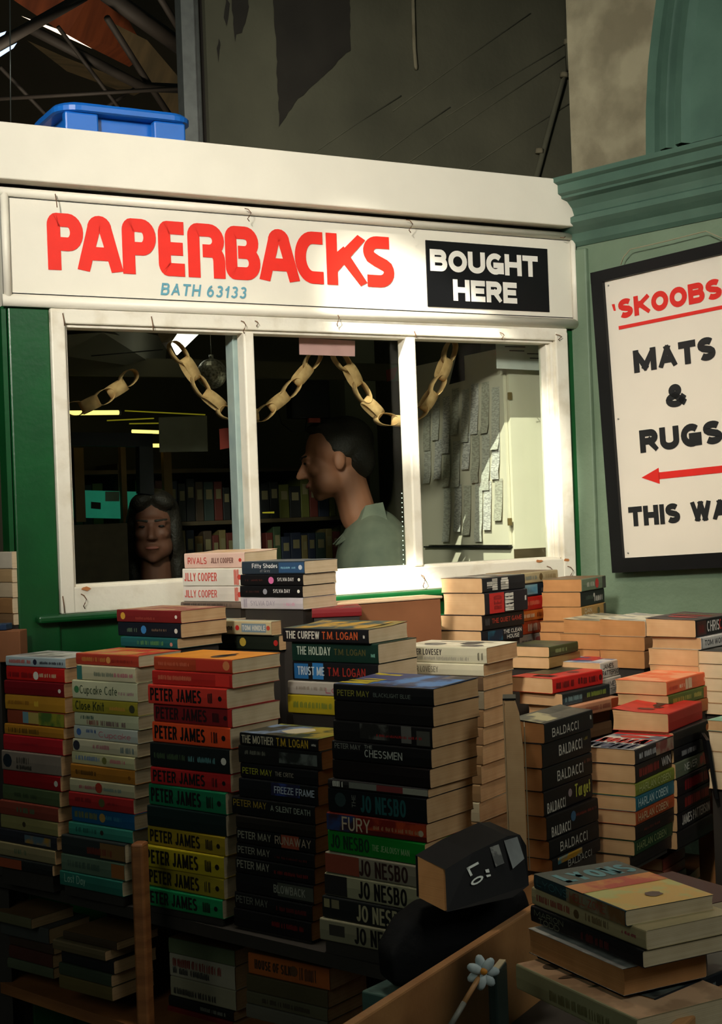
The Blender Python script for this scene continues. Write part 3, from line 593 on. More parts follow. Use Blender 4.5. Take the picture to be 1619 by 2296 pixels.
for u0, u1, v0, v1 in ((165, 193, 1004, 1170), (270, 288, 1002, 1180), (366, 390, 1014, 1180)):
    p0 = fl(u0, v0, .95); p1 = fl(u1, v1, .95); b = MB(); b.box(p0.x, p1.x, .95, .97, p1.z, p0.z, m_post); b.build('post', scr)
b = MB(); p0 = fl(140, 1178, .6); p1 = fl(290, 1310, .6); b.box(p0.x, p1.x, .6, 1.0, 1.0, p0.z, m_shelf); tag(b.build('counter', loc=FO.xy.to_3d(), rotz=TH), 'dark counter top below the teal inner window', 'counter')
# dark monitor and cable in the middle pane
mon = empty('wall_monitor', (FO.x, FO.y, 0), TH, 'black monitor with a drooping cable behind the middle pane', 'monitor')
b = MB(); p0 = fl(652, 850, .75); p1 = fl(742, 938, .75); b.bbox(p0.x, p1.x, .75, .79, p1.z, p0.z, m_black, .004); b.build('screen', mon)
b = MB(); b.tube([fl(622, 918, .76), fl(632, 950, .74), fl(655, 968, .74), fl(684, 966, .75), (fl(688, 940, .76))], .0018, m_black, 6); b.build('cable', mon)
b = MB(); p0 = fl(690, 938, .75); p1 = fl(715, 948, .75); b.box(p0.x, p1.x, .74, .75, p1.z, p0.z, mat('dim_red_label', (150, 50, 36), rough=.6)); b.build('red_label', mon)
# pink card at the top of the middle pane
card('pink_card', [(671, 757), (796, 764), (796, 799), (672, 795)], .045, mat('pink_card_stock', (226, 172, 172), rough=.7), 'pink card taped at the top of the middle pane', 'card')
card('dull_red_card', [(866, 830), (892, 822), (884, 850), (868, 856)], .5, mat('dim_red_card', (100, 34, 24), rough=.7), 'small dull red card high in the middle pane', 'card')
card('yellow_strip', [(589, 1148), (615, 1147), (615, 1151), (589, 1151)], .9, m_dimy, 'thin yellow glowing strip low in the middle pane', 'strip')
# fluorescent fitting seen as a bright panel
fb = empty('ceiling_light', (FO.x, FO.y, 0), TH, 'bright slanted ceiling light behind the top of the paper chain', 'light')
b = MB(); q = [fl(u, v, yy) for u, v, yy in ((384, 768, .45), (404, 745, .55), (450, 745, .62), (398, 796, .47))]; b.add(q + [p + Vector((0, .01, .002)) for p in q], [(0, 1, 2, 3), (7, 6, 5, 4), (0, 4, 5, 1), (1, 5, 6, 2), (2, 6, 7, 3), (3, 7, 4, 0)], m_tubew); b.build('diffuser', fb)
b = MB(); q = [fl(u, v, yy) for u, v, yy in ((352, 742, .45), (402, 742, .5), (384, 768, .46), (378, 788, .46), (362, 768, .43))]; b.add(q + [p + Vector((0, .01, .01)) for p in q], [(0, 1, 2, 3, 4), (9, 8, 7, 6, 5)], m_shelf); b.build('bracket', fb)
b = MB(); b.tube([fl(205, 798, .35), fl(365, 784, .42)], .0016, m_black, 6); tag(b.build('wire', loc=FO.xy.to_3d(), rotz=TH), 'thin black wire stretched across the top of the left pane', 'wire')
# mirror ball
c = fl(475, 838, .36)
mbl = empty('mirror_ball', FO + FD * c.x + FN * c.y + Vector((0, 0, c.z)) - Vector((0, 0, 0)), TH, 'small mirror ball hanging in the left pane by the chain', 'mirror ball')
bm = bmesh.new(); bmesh.ops.create_uvsphere(bm, u_segments=30, v_segments=18, radius=.0385)
b = MB(); b.bm(bm, mat('mirror_tiles', (190, 190, 180), rough=.3, metal=.55, rgb2=(90, 90, 80), scale=160), None, False); b.build('tiled_ball', mbl)
b = MB(); b.tube([(0, 0, .037), (0, 0, .048)], .006, m_steel, 10); b.tube([(0, 0, .048), (0, 0, .12)], .0008, m_steel, 5); b.build('hanger', mbl)
# paper chains
m_paper = mat('printed_page_paper', (206, 168, 116), rough=.9, rgb2=(176, 138, 90), scale=60)
def chain(pts, n, y0, w, r, label, group='paper chains hung inside the window', yend=None):
    P = [fl(u, v, y0) for u, v in pts]
    # resample
    L = [0]
    for i in range(1, len(P)): L.append(L[-1] + (P[i] - P[i - 1]).length)
    def samp(t):
        for i in range(1, len(P)):
            if t <= L[i] + 1e-9:
                k = (t - L[i - 1]) / (L[i] - L[i - 1]); return P[i - 1].lerp(P[i], k), (P[i] - P[i - 1]).normalized()
        return P[-1], (P[-1] - P[-2]).normalized()
    root = empty('paper_chain', (FO.x, FO.y, 0), TH, label, 'paper chain', group)
    step = L[-1] / n
    for k in range(n):
        c, t = samp((k + .5) * step); b = MB()
        nrm = Vector((0, 1, 0)) if k % 2 else t.cross(Vector((0, 1, 0))).normalized()
        bi = t.cross(nrm).normalized(); rl = step * .64; N = 18; a_ = random.uniform(-.25, .25)
        vs = []
        for j in range(N):
            an = 2 * math.pi * j / N; px = math.copysign(abs(math.cos(an)) ** .8, math.cos(an)) * rl; pn = math.sin(an) * r
            for sgn in (-1, 1):
                off = bi * (sgn * w / 2); 
                q = c + t * px + nrm * pn + off
                vs.append(q + Vector((0, a_ * (q - c).x * .3, 0)))
        F = [(2 * j, 2 * ((j + 1) % N), 2 * ((j + 1) % N) + 1, 2 * j + 1) for j in range(N)]
        b.add(vs, F, m_paper, True)
        o = b.build('paper_link', root)
        md = o.modifiers.new('solid', 'SOLIDIFY'); md.thickness = .0006
chain([(386, 772), (418, 815), (458, 880), (512, 925), (545, 932), (590, 928), (642, 885), (688, 828), (712, 790)], 11, .10, .026, .0155, 'tan paper chain swagging from left pane into middle pane')
chain([(752, 790), (790, 840), (826, 905), (860, 940), (905, 945), (948, 918), (982, 862), (1004, 800), (1015, 770)], 11, .10, .026, .0155, 'tan paper chain swagging from middle pane into right pane')
chain([(150, 918), (185, 915), (230, 892), (268, 868), (300, 836)], 5, .26, .030, .017, 'dim paper chain end in the upper left pane')
# dotted light string
b = MB()
m_led = mat('tiny_white_led', (220, 236, 216), emit=1.6, var=0)
for k in range(16):
    p = fl(901 + k * .25, 1106 + k * 10.6, .055); bm = bmesh.new(); bmesh.ops.create_icosphere(bm, subdivisions=1, radius=.0016)
    b.bm(bm, m_led, Matrix.Translation(p))
tag(b.build('light_string', loc=FO.xy.to_3d(), rotz=TH), 'vertical string of tiny white lights left of the right glazing bar', 'light string')
# cream cupboard end, papers pinned on the receding door
cb = empty('cupboard', (FO.x, FO.y, 0), TH, 'cream cupboard with long paper slips pinned on its door', 'cupboard')
yc = .14
p0 = fl(1140, 828, yc); p1 = fl(1262, 1245, yc); s_h = p0.x
b = MB(); b.box(s_h, .66, yc, yc + .5, p1.z - .10, p0.z + .06, m_cream); b.build('end_panel', cb)
b = MB(); b.box(s_h - .004, .66, yc - .012, yc, 1.30, fl(1140, 1232, yc).z, m_shelf); b.build('plinth_board', cb)
yd0, yd1 = yc + .01, yc + .42
zt1, zb1 = fl(1134, 838, yc).z, fl(1142, 1222, yc).z
b = MB(); b.box(s_h - .012, s_h - .002, yd0, yd1, zb1, zt1, m_cream); b.build('door', cb)
b = MB(); b.box(s_h - .014, s_h, yd0, yd1 + .02, zb1 - .008, zb1 - .004, m_black); b.build('door_edge', cb)
for v in (888, 1170):
    p = fl(1142, v, yc - .002); b = MB(); b.bbox(p.x - .005, p.x + .007, yc - .006, yc, p.z - .010, p.z + .010, mat('brass_hinge', (150, 126, 80), rough=.4, metal=.6), .001); b.build('hinge', cb)
pn = empty('pinned_papers', (FO.x, FO.y, 0), TH, 'overlapping printed paper slips pinned to the cream cupboard door', 'papers')
m_slip = [mat('paper_slip_%d' % i, c, rough=.85, rgb2=c2, scale=90, stretch=(1, 1, 4), ramp=(.45, .55)) for i, (c, c2) in enumerate((((206, 204, 190), (176, 172, 160)), ((190, 186, 168), (160, 156, 140)), ((216, 212, 204), (170, 166, 160))))]
for k in range(22):
    yy = yd0 + .015 + (k % 8) * .05 + random.uniform(-.006, .006); row = k // 8
    ztop = zt1 - .02 - row * .13 + random.uniform(-.015, .01); hh = random.uniform(.10, .17); zb = max(ztop - hh, zb1 + .004); b = MB(); x_ = s_h - .013 - row * .0012
    N = 6; vs = []
    for j in range(N + 1):
        t_ = j / N; curl = .010 * t_ * t_ * random.uniform(.6, 1.2)
        for q in (0, 1): vs.append((x_ - curl, yy + q * .036 + .004 * t_, ztop + (zb - ztop) * t_))
    b.add(vs, [(2 * j, 2 * j + 1, 2 * j + 3, 2 * j + 2) for j in range(N)], m_slip[k % 3]); b.build('paper_slip', pn)
card('white_notice', [(1112, 764), (1236, 772), (1238, 832), (1114, 826)], .11, mat('white_notice_paper', (214, 216, 210), rough=.6), 'white notice sheet at the top of the right pane', 'notice',
     extra=lambda b, y: [b.add([fl(u0, v0, y - .001), fl(u1, v0 + 1, y - .001), fl(u1, v0 + 3, y - .001), fl(u0, v0 + 2, y - .001)], [(0, 1, 2, 3)], BLK) for u0, u1, v0 in ((1132, 1178, 776), (1142, 1176, 785), (1182, 1226, 792), (1188, 1228, 802))])
card('black_poster', [(1030, 772), (1078, 772), (1076, 828), (1062, 832), (1062, 848), (1008, 862)], .35, m_black, 'black poster with a pale round spot beside the white notice', 'poster',
     extra=lambda b, y: b.add([fl(1056 + 9 * math.cos(k * .63), 810 + 13 * math.sin(k * .63), y - .001) for k in range(10)], [tuple(range(10))], mat('pale_spot', (120, 116, 90), rough=.8)))
# ================================================================== PEOPLE
def ell(c, r, M=None, seg=24):
    bm = bmesh.new(); bmesh.ops.create_uvsphere(bm, u_segments=seg, v_segments=seg // 2 + 2, radius=1)
    T = Matrix.Translation(Vector(c)) @ (M or Matrix.Identity(4)) @ Matrix.Diagonal((r[0], r[1], r[2], 1))
    bmesh.ops.transform(bm, matrix=T, verts=bm.verts); return bm
def capsule(a, b_, ra, rb):
    a, b_ = Vector(a), Vector(b_); bm = bmesh.new(); N = 10; K = 14
    d = (b_ - a); L = d.length; q = d.to_track_quat('Z', 'Y').to_matrix().to_4x4(); q.translation = a
    prof = [(-ra * math.cos(t * math.pi / 2 / 4), ra * math.sin(t * math.pi / 2 / 4)) for t in range(0, 5)]
    prof += [(L * k / 4, ra + (rb - ra) * k / 4) for k in range(1, 4)]
    prof += [(L + rb * math.sin(t * math.pi / 2 / 4), rb * math.cos(t * math.pi / 2 / 4)) for t in range(0, 5)]
    rings = []
    for z, r in prof: rings.append([bm.verts.new(q @ Vector((max(r, 1e-4) * math.cos(2 * math.pi * k / K), max(r, 1e-4) * math.sin(2 * math.pi * k / K), z))) for k in range(K)])
    for i in range(len(rings) - 1):
        for k in range(K): bm.faces.new((rings[i][k], rings[i][(k + 1) % K], rings[i + 1][(k + 1) % K], rings[i + 1][k]))
    bm.faces.new(rings[0][::-1]); bm.faces.new(rings[-1]); return bm
def rx(a): return Matrix.Rotation(math.radians(a), 4, 'X')
def ry(a): return Matrix.Rotation(math.radians(a), 4, 'Y')
def fuse(name, bms, mt, voxel, parent, smooth=6):
    b = MB()
    for q in bms: b.bm(q, mt, None, True)
    o = b.build('tmp_' + name); md = o.modifiers.new('r', 'REMESH'); md.mode = 'VOXEL'; md.voxel_size = voxel; md.use_smooth_shade = True
    sm = o.modifiers.new('s', 'SMOOTH'); sm.factor = .5; sm.iterations = smooth
    bpy.context.view_layer.update(); dg = bpy.context.evaluated_depsgraph_get(); me = bpy.data.meshes.new_from_object(o.evaluated_get(dg)); me.name = name
    bpy.data.objects.remove(o); r = bpy.data.objects.new(name, me); C.objects.link(r); r.parent = parent
    if not me.materials: me.materials.append(mt)
    for p in me.polygons: p.use_smooth = True
    return r
def head_parts(female=False):
    """head facing -Y, chin near z=0, crown near z=.235"""
    q = [ell((0, .018, .150), (.074, .094, .084)), ell((0, -.030, .105), (.058, .058, .082)), ell((0, -.042, .045), (.040, .040, .036)), ell((0, -.060, .024), (.020, .020, .018)),
         ell((.028, -.030, .060), (.034, .046, .040)), ell((-.028, -.030, .060), (.034, .046, .040)),
         ell((0, -.078, .140), (.050, .016, .012)), ell((.034, -.066, .100), (.022, .020, .018)), ell((-.034, -.066, .100), (.022, .020, .018)),
         capsule((0, -.082, .128), (0, -.108, .090), .008, .0115), ell((.010, -.094, .086), (.009, .011, .008)), ell((-.010, -.094, .086), (.009, .011, .008)),
         ell((0, -.084, .060), (.022, .012, .0062)), ell((0, -.081, .050), (.019, .012, .0068)),
         ell((.074, .012, .112), (.008, .018, .031), rx(-12)), ell((-.074, .012, .112), (.008, .018, .031), rx(-12)),
         ell((.031, -.079, .123), (.013, .008, .006)), ell((-.031, -.079, .123), (.013, .008, .006)),
         capsule((0, .030, .075), (0, .040, -.06), .053, .056)]
    return q
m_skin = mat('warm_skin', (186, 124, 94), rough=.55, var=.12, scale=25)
m_skin2 = mat('shade_toned_skin', (120, 76, 58), rough=.6, var=.12, scale=25)  # the woman's dimness is put into this darker skin colour
m_hair = mat('short_dark_hair', (44, 38, 30), rough=.6, var=.4, scale=90, bump=.4, bscale=160)
m_shirt = mat('grey_green_shirt', (150, 156, 136), rough=.85, rgb2=(124, 132, 116), scale=16, bump=.3, bscale=22)
m_dkcl = mat('dark_clothing', (38, 34, 36), rough=.9, var=.3, scale=10)
def hand(w, d, side):
    """palm and five curled fingers starting at wrist w along direction d"""
    d = Vector(d).normalized(); lat = d.cross(Vector((0, 0, 1))).normalized() * side; dn = Vector((0, 0, -1)); w = Vector(w)
    q = [capsule(w, w + d * .075, .024, .034)]
    for k, (o_, l_) in enumerate(((-.027, .062), (-.009, .072), (.009, .068), (.026, .052))):
        a = w + d * .085 + lat * o_; b_ = a + d * l_ * .5 + dn * .006; c_ = b_ + d * l_ * .35 + dn * .022
        q += [capsule(a, b_, .0095, .0088), capsule(b_, c_, .0088, .0075)]
    a = w + d * .03 - lat * .026; b_ = a + d * .03 - lat * .022 + dn * .006; q += [capsule(a, b_, .012, .010), capsule(b_, b_ + d * .028 + dn * .010, .010, .0085)]
    return q
m_eye = mat('dark_eye', (24, 20, 18), rough=.25); m_lip = mat('lip', (150, 84, 70), rough=.5)
def face_bits(par, R_, off, k):
    for sgn in (-1, 1):
        b = MB(); bm = ell((sgn * .031 * k, -.0865 * k, .1235 * k), (.010 * k, .0045 * k, .0042 * k)); bmesh.ops.transform(bm, matrix=R_, verts=bm.verts); bmesh.ops.translate(bm, vec=off, verts=bm.verts); b.bm(bm, m_eye, None, True); b.build('eye', par)
        b = MB(); bm = capsule((sgn * .014 * k, -.0925 * k, .141 * k), (sgn * .048 * k, -.080 * k, .144 * k), .0042 * k, .003 * k); bmesh.ops.transform(bm, matrix=R_, verts=bm.verts); bmesh.ops.translate(bm, vec=off, verts=bm.verts); b.bm(bm, m_hair, None, True); b.build('eyebrow', par)
    b = MB(); bm = ell((0, -.0905 * k, .0555 * k), (.021 * k, .0065 * k, .0058 * k)); bmesh.ops.transform(bm, matrix=R_, verts=bm.verts); bmesh.ops.translate(bm, vec=off, verts=bm.verts); b.bm(bm, m_lip, None, True); b.build('lips', par)
# man in profile, looking left
man = empty('person', at(800, 1150, 4.25).xy.to_3d() + Vector((0, 0, 0)), math.radians(-84), 'man in profile in a grey green collared shirt behind the middle pane', 'person')
zc_ = at(780, 1118, 4.25).z   # chin height
def sh_(q, v):
    for k in q: bmesh.ops.translate(k, vec=v, verts=k.verts)
    return q
def rot_(q, M):
    for k in q: bmesh.ops.transform(k, matrix=M, verts=k.verts)
    return q
hd = rot_(head_parts(), rx(10)); hv = Vector((0, -.045, zc_)); sh_(hd, hv)
zs = zc_ - .075
body = hd + [capsule((0, .01, zs + .11), (0, .05, zs - .02), .056, .062), ell((0, .05, zs - .16), (.17, .11, .20)), ell((0, .05, zs - .42), (.15, .11, .20)),
    capsule((-.17, .04, zs - .055), (-.20, -.02, zs - .32), .050, .040), capsule((.17, .04, zs - .055), (.20, -.02, zs - .32), .050, .040),
    capsule((-.20, -.02, zs - .32), (-.16, -.25, zs - .36), .040, .027), capsule((.20, -.02, zs - .32), (.16, -.25, zs - .36), .040, .027)]
body += hand((-.16, -.25, zs - .36), (.1, -1, -.05), 1) + hand((.16, -.25, zs - .36), (-.1, -1, -.05), -1)
body += [capsule((-.085, .05, zs - .5), (-.09, .04, .52), .085, .058), capsule((.085, .05, zs - .5), (.09, .04, .52), .085, .058),
    capsule((-.09, .04, .52), (-.09, .07, .10), .058, .040), capsule((.09, .04, .52), (.09, .07, .10), .058, .040),
    capsule((-.09, .06, .045), (-.10, -.14, .035), .040, .034), capsule((.09, .06, .045), (.10, -.14, .035), .040, .034)]
fuse('body', body, m_skin, .0052, man, 3)
hr_ = rot_([ell((0, .034, .165), (.080, .096, .080)), ell((0, .075, .115), (.070, .050, .070)), ell((0, .000, .218), (.060, .070, .024)), ell((.070, .028, .150), (.010, .036, .030)), ell((-.070, .028, .150), (.010, .036, .030))], rx(8)); sh_(hr_, hv)
fuse('hair', hr_, m_hair, .006, man, 3)
sht = [ell((0, .052, zs - .17), (.190, .128, .215)), ell((0, .052, zs - .44), (.168, .128, .24)), capsule((-.14, .05, zs - .04), (.14, .05, zs - .04), .062, .062),
    capsule((-.175, .04, zs - .06), (-.205, -.02, zs - .32), .064, .054), capsule((.175, .04, zs - .06), (.205, -.02, zs - .32), .064, .054),
    capsule((-.205, -.02, zs - .32), (-.168, -.20, zs - .355), .054, .042), capsule((.205, -.02, zs - .32), (.168, -.20, zs - .355), .054, .042),
    capsule((0, .05, zs + .02), (0, .055, zs - .05), .070, .085)]
fuse('shirt', sht, m_shirt, .008, man, 5)
face_bits(man, rx(10), hv, 1.0)
b = MB()
for sgn in (-1, 1):
    vs = [(sgn * .012, -.035, zs - .02), (sgn * .066, .02, zs + .052), (sgn * .078, .07, zs + .060), (sgn * .098, .08, zs + .004), (sgn * .080, -.01, zs - .030), (sgn * .048, -.072, zs - .060)]
    b.add([Vector(p) for p in vs], [(0, 1, 4, 5), (1, 2, 3, 4)], m_shirt); 
o = b.build('collar', man); md = o.modifiers.new('s', 'SOLIDIFY'); md.thickness = .004
tr = [capsule((-.085, .05, zs - .52), (-.09, .04, .52), .105, .075), capsule((.085, .05, zs - .52), (.09, .04, .52), .105, .075), capsule((-.09, .04, .52), (-.09, .07, .10), .075, .060), capsule((.09, .04, .52), (.09, .07, .10), .075, .060)]
fuse('trousers', tr, m_dkcl, .012, man, 4)
# woman facing the window, in place of a reflection; dimness in the skin colour
wp_ = at(345, 1200, 3.95)
wom = empty('person', wp_.xy.to_3d(), math.radians(4), 'dark-toned figure of a reflected woman, centre parted dark hair, facing out of left pane', 'person')
zc_ = at(345, 1266, 3.95).z
def sc_(q, k):
    for e in q: bmesh.ops.scale(e, vec=(k, k, k), verts=e.verts)
    return q
K_ = .86
hd = sh_(sc_(head_parts(True), K_), Vector((0, 0, zc_))); zs = zc_ - .10
body = hd + [capsule((0, .03, zs + .08), (0, .035, zs - .02), .042, .048), ell((0, .04, zs - .13), (.135, .085, .16)), ell((0, .04, zs - .36), (.125, .09, .17)),
    capsule((-.135, .03, zs - .045), (-.16, .0, zs - .28), .038, .032), capsule((.135, .03, zs - .045), (.16, .0, zs - .28), .038, .032),
    capsule((-.16, .0, zs - .28), (-.10, -.03, zs - .42), .032, .022), capsule((.16, .0, zs - .28), (.10, -.03, zs - .42), .032, .022)]
body += hand((-.10, -.03, zs - .42), (.3, -.3, -.9), 1) + hand((.10, -.03, zs - .42), (-.3, -.3, -.9), -1)
body += [capsule((-.075, .04, zs - .45), (-.08, .04, .46), .078, .05), capsule((.075, .04, zs - .45), (.08, .04, .46), .078, .05), capsule((-.08, .04, .46), (-.08, .05, .09), .05, .034), capsule((.08, .04, .46), (.08, .05, .09), .05, .034),
    capsule((-.08, .05, .04), (-.085, -.11, .03), .034, .028), capsule((.08, .05, .04), (.085, -.11, .03), .034, .028)]
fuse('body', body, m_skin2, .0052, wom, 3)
hq = sh_(sc_([ell((0, .030, .160), (.086, .098, .088)), ell((.068, .01, .10), (.024, .050, .09)), ell((-.068, .01, .10), (.024, .050, .09)), ell((0, .08, .06), (.075, .045, .14)), ell((.072, .03, .02), (.026, .044, .12)), ell((-.072, .03, .02), (.026, .044, .12)), ell((.034, -.052, .205), (.040, .040, .026), ry(30)), ell((-.034, -.052, .205), (.040, .040, .026), ry(-30))], K_), Vector((0, 0, zc_)))
fuse('hair', hq, m_hair, .006, wom, 3)
face_bits(wom, Matrix.Identity(4), Vector((0, 0, zc_)), K_)
cq = [ell((0, .042, zs - .14), (.150, .100, .17)), ell((0, .042, zs - .38), (.140, .105, .20)), capsule((-.11, .035, zs - .035), (.11, .035, zs - .035), .046, .046), capsule((-.14, .03, zs - .05), (-.165, .0, zs - .28), .050, .044), capsule((.14, .03, zs - .05), (.165, .0, zs - .28), .050, .044),
    capsule((-.165, .0, zs - .28), (-.115, -.02, zs - .38), .044, .034), capsule((.165, .0, zs - .28), (.115, -.02, zs - .38), .044, .034), capsule((-.08, .04, zs - .5), (-.08, .045, .2), .11, .07), capsule((.08, .04, zs - .5), (.08, .045, .2), .11, .07)]
fuse('clothing', cq, m_dkcl, .009, wom, 4)
# ================================================================== BLUE TUB ON THE ROOF
m_blue = mat('blue_plastic', (22, 104, 196), rough=.35, var=.2, scale=6); m_blue2 = m_blue
ctr = at(248, 300, 3.15); tub = empty('storage_tub', (ctr.x, ctr.y + .02, Z(.838) - .0), TH, 'upturned blue plastic storage tub on top of the white fascia', 'tub')
tub.location.z = Z(.838)
def rrect(hx, hy, r, n=6):
    o_ = []
    for cx, cy, a0 in ((hx - r, hy - r, 0), (-hx + r, hy - r, 90), (-hx + r, -hy + r, 180), (hx - r, -hy + r, 270)):
        o_ += [(cx + r * math.cos(math.radians(a0 + 90 * k / n)), cy + r * math.sin(math.radians(a0 + 90 * k / n))) for k in range(n + 1)]
    return o_
def loft(mb, secs, mt):
    n = len(secs[0][0]); vs = [Vector((x, y, z)) for s_, z in secs for x, y in s_]; F = [(i * n + k, i * n + (k + 1) % n, (i + 1) * n + (k + 1) % n, (i + 1) * n + k) for i in range(len(secs) - 1) for k in range(n)]
    mb.add(vs, F + [tuple(range(n - 1, -1, -1)), tuple((len(secs) - 1) * n + k for k in range(n))], mt, False)
hx = .156; hy = .11; top_ = at(248, 262, 3.15).z - Z(.838) 
b = MB(); loft(b, [(rrect(hx - .030, hy - .034, .04), 0), (rrect(hx - .030, hy - .034, .04), top_ * .68)], m_blue); b.build('tub_body', tub)
b = MB(); loft(b, [(rrect(hx - .006, hy - .006, .045), top_ * .66), (rrect(hx, hy, .05), top_ * .70), (rrect(hx, hy, .05), top_ * .86), (rrect(hx - .006, hy - .006, .05), top_ * .97), (rrect(hx - .02, hy - .02, .04), top_)], m_blue); b.build('rim', tub)
for s_ in (-.10, .10):
    b = MB(); b.bbox(s_ - .040, s_ + .034, -hy + .008, -hy + .03, 0, top_ * .66, m_blue, .004); b.build('rim_bracket', tub)
# ================================================================== PAPERBACKS
def make_book(x, y, z, rot, L, Wd, T, spine, top, texts=(), pg='tan', name='paperback', lift=0.0, art=(), tilt=None, blocks=()):
    """local frame: x along the spine, y from spine to fore-edge, z up; origin = spine/left/bottom corner"""
    root = empty(name, (x, y, z), rot)
    if tilt: root.rotation_euler = (tilt[0], tilt[1], rot)
    ms, mt_ = cover(spine), (cover(*top) if isinstance(top[0], tuple) else cover(top))
    b = MB(); r = min(.0022, T * .2); th = .0006
    out = [(Wd, 0), (r, 0), (r * .3, r * .3), (0, r), (-.0006, T * .5), (0, T - r), (r * .3, T - r * .3), (r, T), (Wd * .6, T + lift * .25), (Wd, T + lift)]
    inn = [(Wd, th), (r + .0004, th), (th, r + .0003), (th * .6, T * .5), (th, T - r - .0003), (r + .0004, T - th), (Wd * .6, T - th + lift * .25), (Wd, T - th + lift)]
    n = len(out)
    vs = [(0, a, c) for a, c in out] + [(L, a, c) for a, c in out]
    # outer skin: bottom, spine, top
    V = [Vector(p) for p in vs]
    b.add(V, [(i, i + 1, n + i + 1, n + i) for i in range(0, 1)], cover(spine))
    b.add(V, [(i, i + 1, n + i + 1, n + i) for i in range(1, 7)], ms)
    b.add(V, [(i, i + 1, n + i + 1, n + i) for i in range(7, 9)], mt_)
    mI = len(inn); Vi = [Vector((0, a, c)) for a, c in inn] + [Vector((L, a, c)) for a, c in inn]
    b.add(Vi, [(i + 1, i, mI + i, mI + i + 1) for i in range(mI - 1)], mt_)
    for xx, o_ in ((0, 0), (L, 0)):
        O = [Vector((xx, a, c)) for a, c in out]; I = [Vector((xx, a, c)) for a, c in inn]
        b.add([O[0], O[1], I[1], I[0]], [(0, 1, 2, 3)], ms); b.add([O[7], O[8], O[9], I[7], I[6], I[5]], [(0, 1, 2, 3, 4, 5)], ms)
        b.add([O[1], O[2], O[3], O[4], O[5], O[6], O[7], I[5], I[4], I[3], I[2], I[1]], [tuple(range(12))], ms)
    def sy(zz): return -.00085
    def sfn(a, c): return Vector((a, sy(c) , c))
    for (f0, f1, g0, g1, rgb) in blocks:
        b.add([sfn(f0 * L, max(g0 * T, r * .4)) + Vector((0, .0001, 0)), sfn(f1 * L, max(g0 * T, r * .4)) + Vector((0, .0001, 0)), sfn(f1 * L, T / 2) + Vector((0, .0001, 0)), sfn(f1 * L, min(g1 * T, T - r * .4)) + Vector((0, .0001, 0)), sfn(f0 * L, min(g1 * T, T - r * .4)) + Vector((0, .0001, 0)), sfn(f0 * L, T / 2) + Vector((0, .0001, 0))], [(0, 1, 2, 5), (5, 2, 3, 4)], cover(*rgb) if isinstance(rgb[0], tuple) else ink(rgb))
    for t in texts:
        txt, f0, f1, g0, g1, rgb = t[:6]; wt = t[6] if len(t) > 6 else .18
        if txt == '~':      # fine print too small to read
            xx = f0 * L
            while xx < f1 * L:
                w_ = random.uniform(.0012, .0034); 
                if random.random() < .8: b.add([sfn(xx, T * (g0 + random.uniform(0, .08))), sfn(xx + w_ * .7, T * g0), sfn(xx + w_ * .7, T * g1), sfn(xx, T * (g1 - random.uniform(0, .15)))], [(0, 1, 2, 3)], ink(rgb))
                xx += w_
        elif txt == 'o':    # round emblem
            rr = (g1 - g0) * T / 2; cx = f0 * L; cz = (g0 + g1) / 2 * T
            b.add([sfn(cx + rr * math.cos(k * .628), cz + rr * math.sin(k * .628)) for k in range(10)], [tuple(range(10))], ink(rgb))
        elif txt.startswith('|'):   # lettering running across the spine
            qs = text_quads(txt[1:], T * g0, T * g1, -(f1 * L), -(f0 * L), wt)
            put_quads(b, [[(-q, p) for p, q in Q] for Q in qs], ink(rgb), sfn)
        else: put_quads(b, text_quads(txt, f0 * L, f1 * L, g0 * T, g1 * T, wt, .13), ink(rgb), sfn)
    for (f0, f1, g0, g1, rgb, kind) in art:
        def tf(a, c): return Vector((a, c, T + .0004 + (lift * .25 * c / (Wd * .6) if c < Wd * .6 else lift * (.25 + .75 * (c - Wd * .6) / (Wd * .4)))))
        mt2 = ink(rgb) if not isinstance(rgb[0], tuple) else cover(*rgb)
        if kind == 'b': b.add([tf(f0 * L, g0 * Wd), tf(f1 * L, g0 * Wd), tf(f1 * L, g1 * Wd), tf(f0 * L, g1 * Wd)], [(0, 1, 2, 3)], mt2)
        elif kind == 'e': b.add([tf((f0 + f1) / 2 * L + (f1 - f0) / 2 * L * math.cos(k * .524) * random.uniform(.7, 1), (g0 + g1) / 2 * Wd + (g1 - g0) / 2 * Wd * math.sin(k * .524) * random.uniform(.7, 1)) + Vector((0, 0, .0003)) for k in range(12)], [tuple(range(12))], mt2)
        else:   # title on the front cover; cover top edge is at x=0 and reads towards +y... letters run along y
            qs = text_quads(kind, g0 * Wd, g1 * Wd, -f1 * L, -f0 * L, .2)
            put_quads(b, [[(-q, p) for p, q in Q] for Q in qs], mt2, lambda a, c: tf(a, c) + Vector((0, 0, .0003)), Vector((0, 0, 1)))
    b.build('cover', root)
    # page block with slightly hollow fore-edge
    b = MB(); x0, x1, z0, z1 = .0006, L - .0006, th, T - th; y1 = Wd - .0008; nseg = 4; vs = []
    ring = [(x0, th), (x1, th)] + [(x1, y1)] + [(x0, y1)]
    for k in range(nseg + 1):
        zz = z0 + (z1 - z0) * k / nseg; hol = math.sin(math.pi * k / nseg) * .0016
        lf = lift * .5 * k / nseg
        for (a, c) in ring: vs.append(Vector((a, c - (hol if c > .01 else -.0004), zz + (lf if c > .01 else 0))))
    F = [(k * 4 + i, k * 4 + (i + 1) % 4, k * 4 + 4 + (i + 1) % 4, k * 4 + 4 + i) for k in range(nseg) for i in range(4)] + [(3, 2, 1, 0), tuple(nseg * 4 + i for i in range(4))]
    b.add(vs, F, pages(pg)); b.build('page_block', root)
    return root
TIERS = []
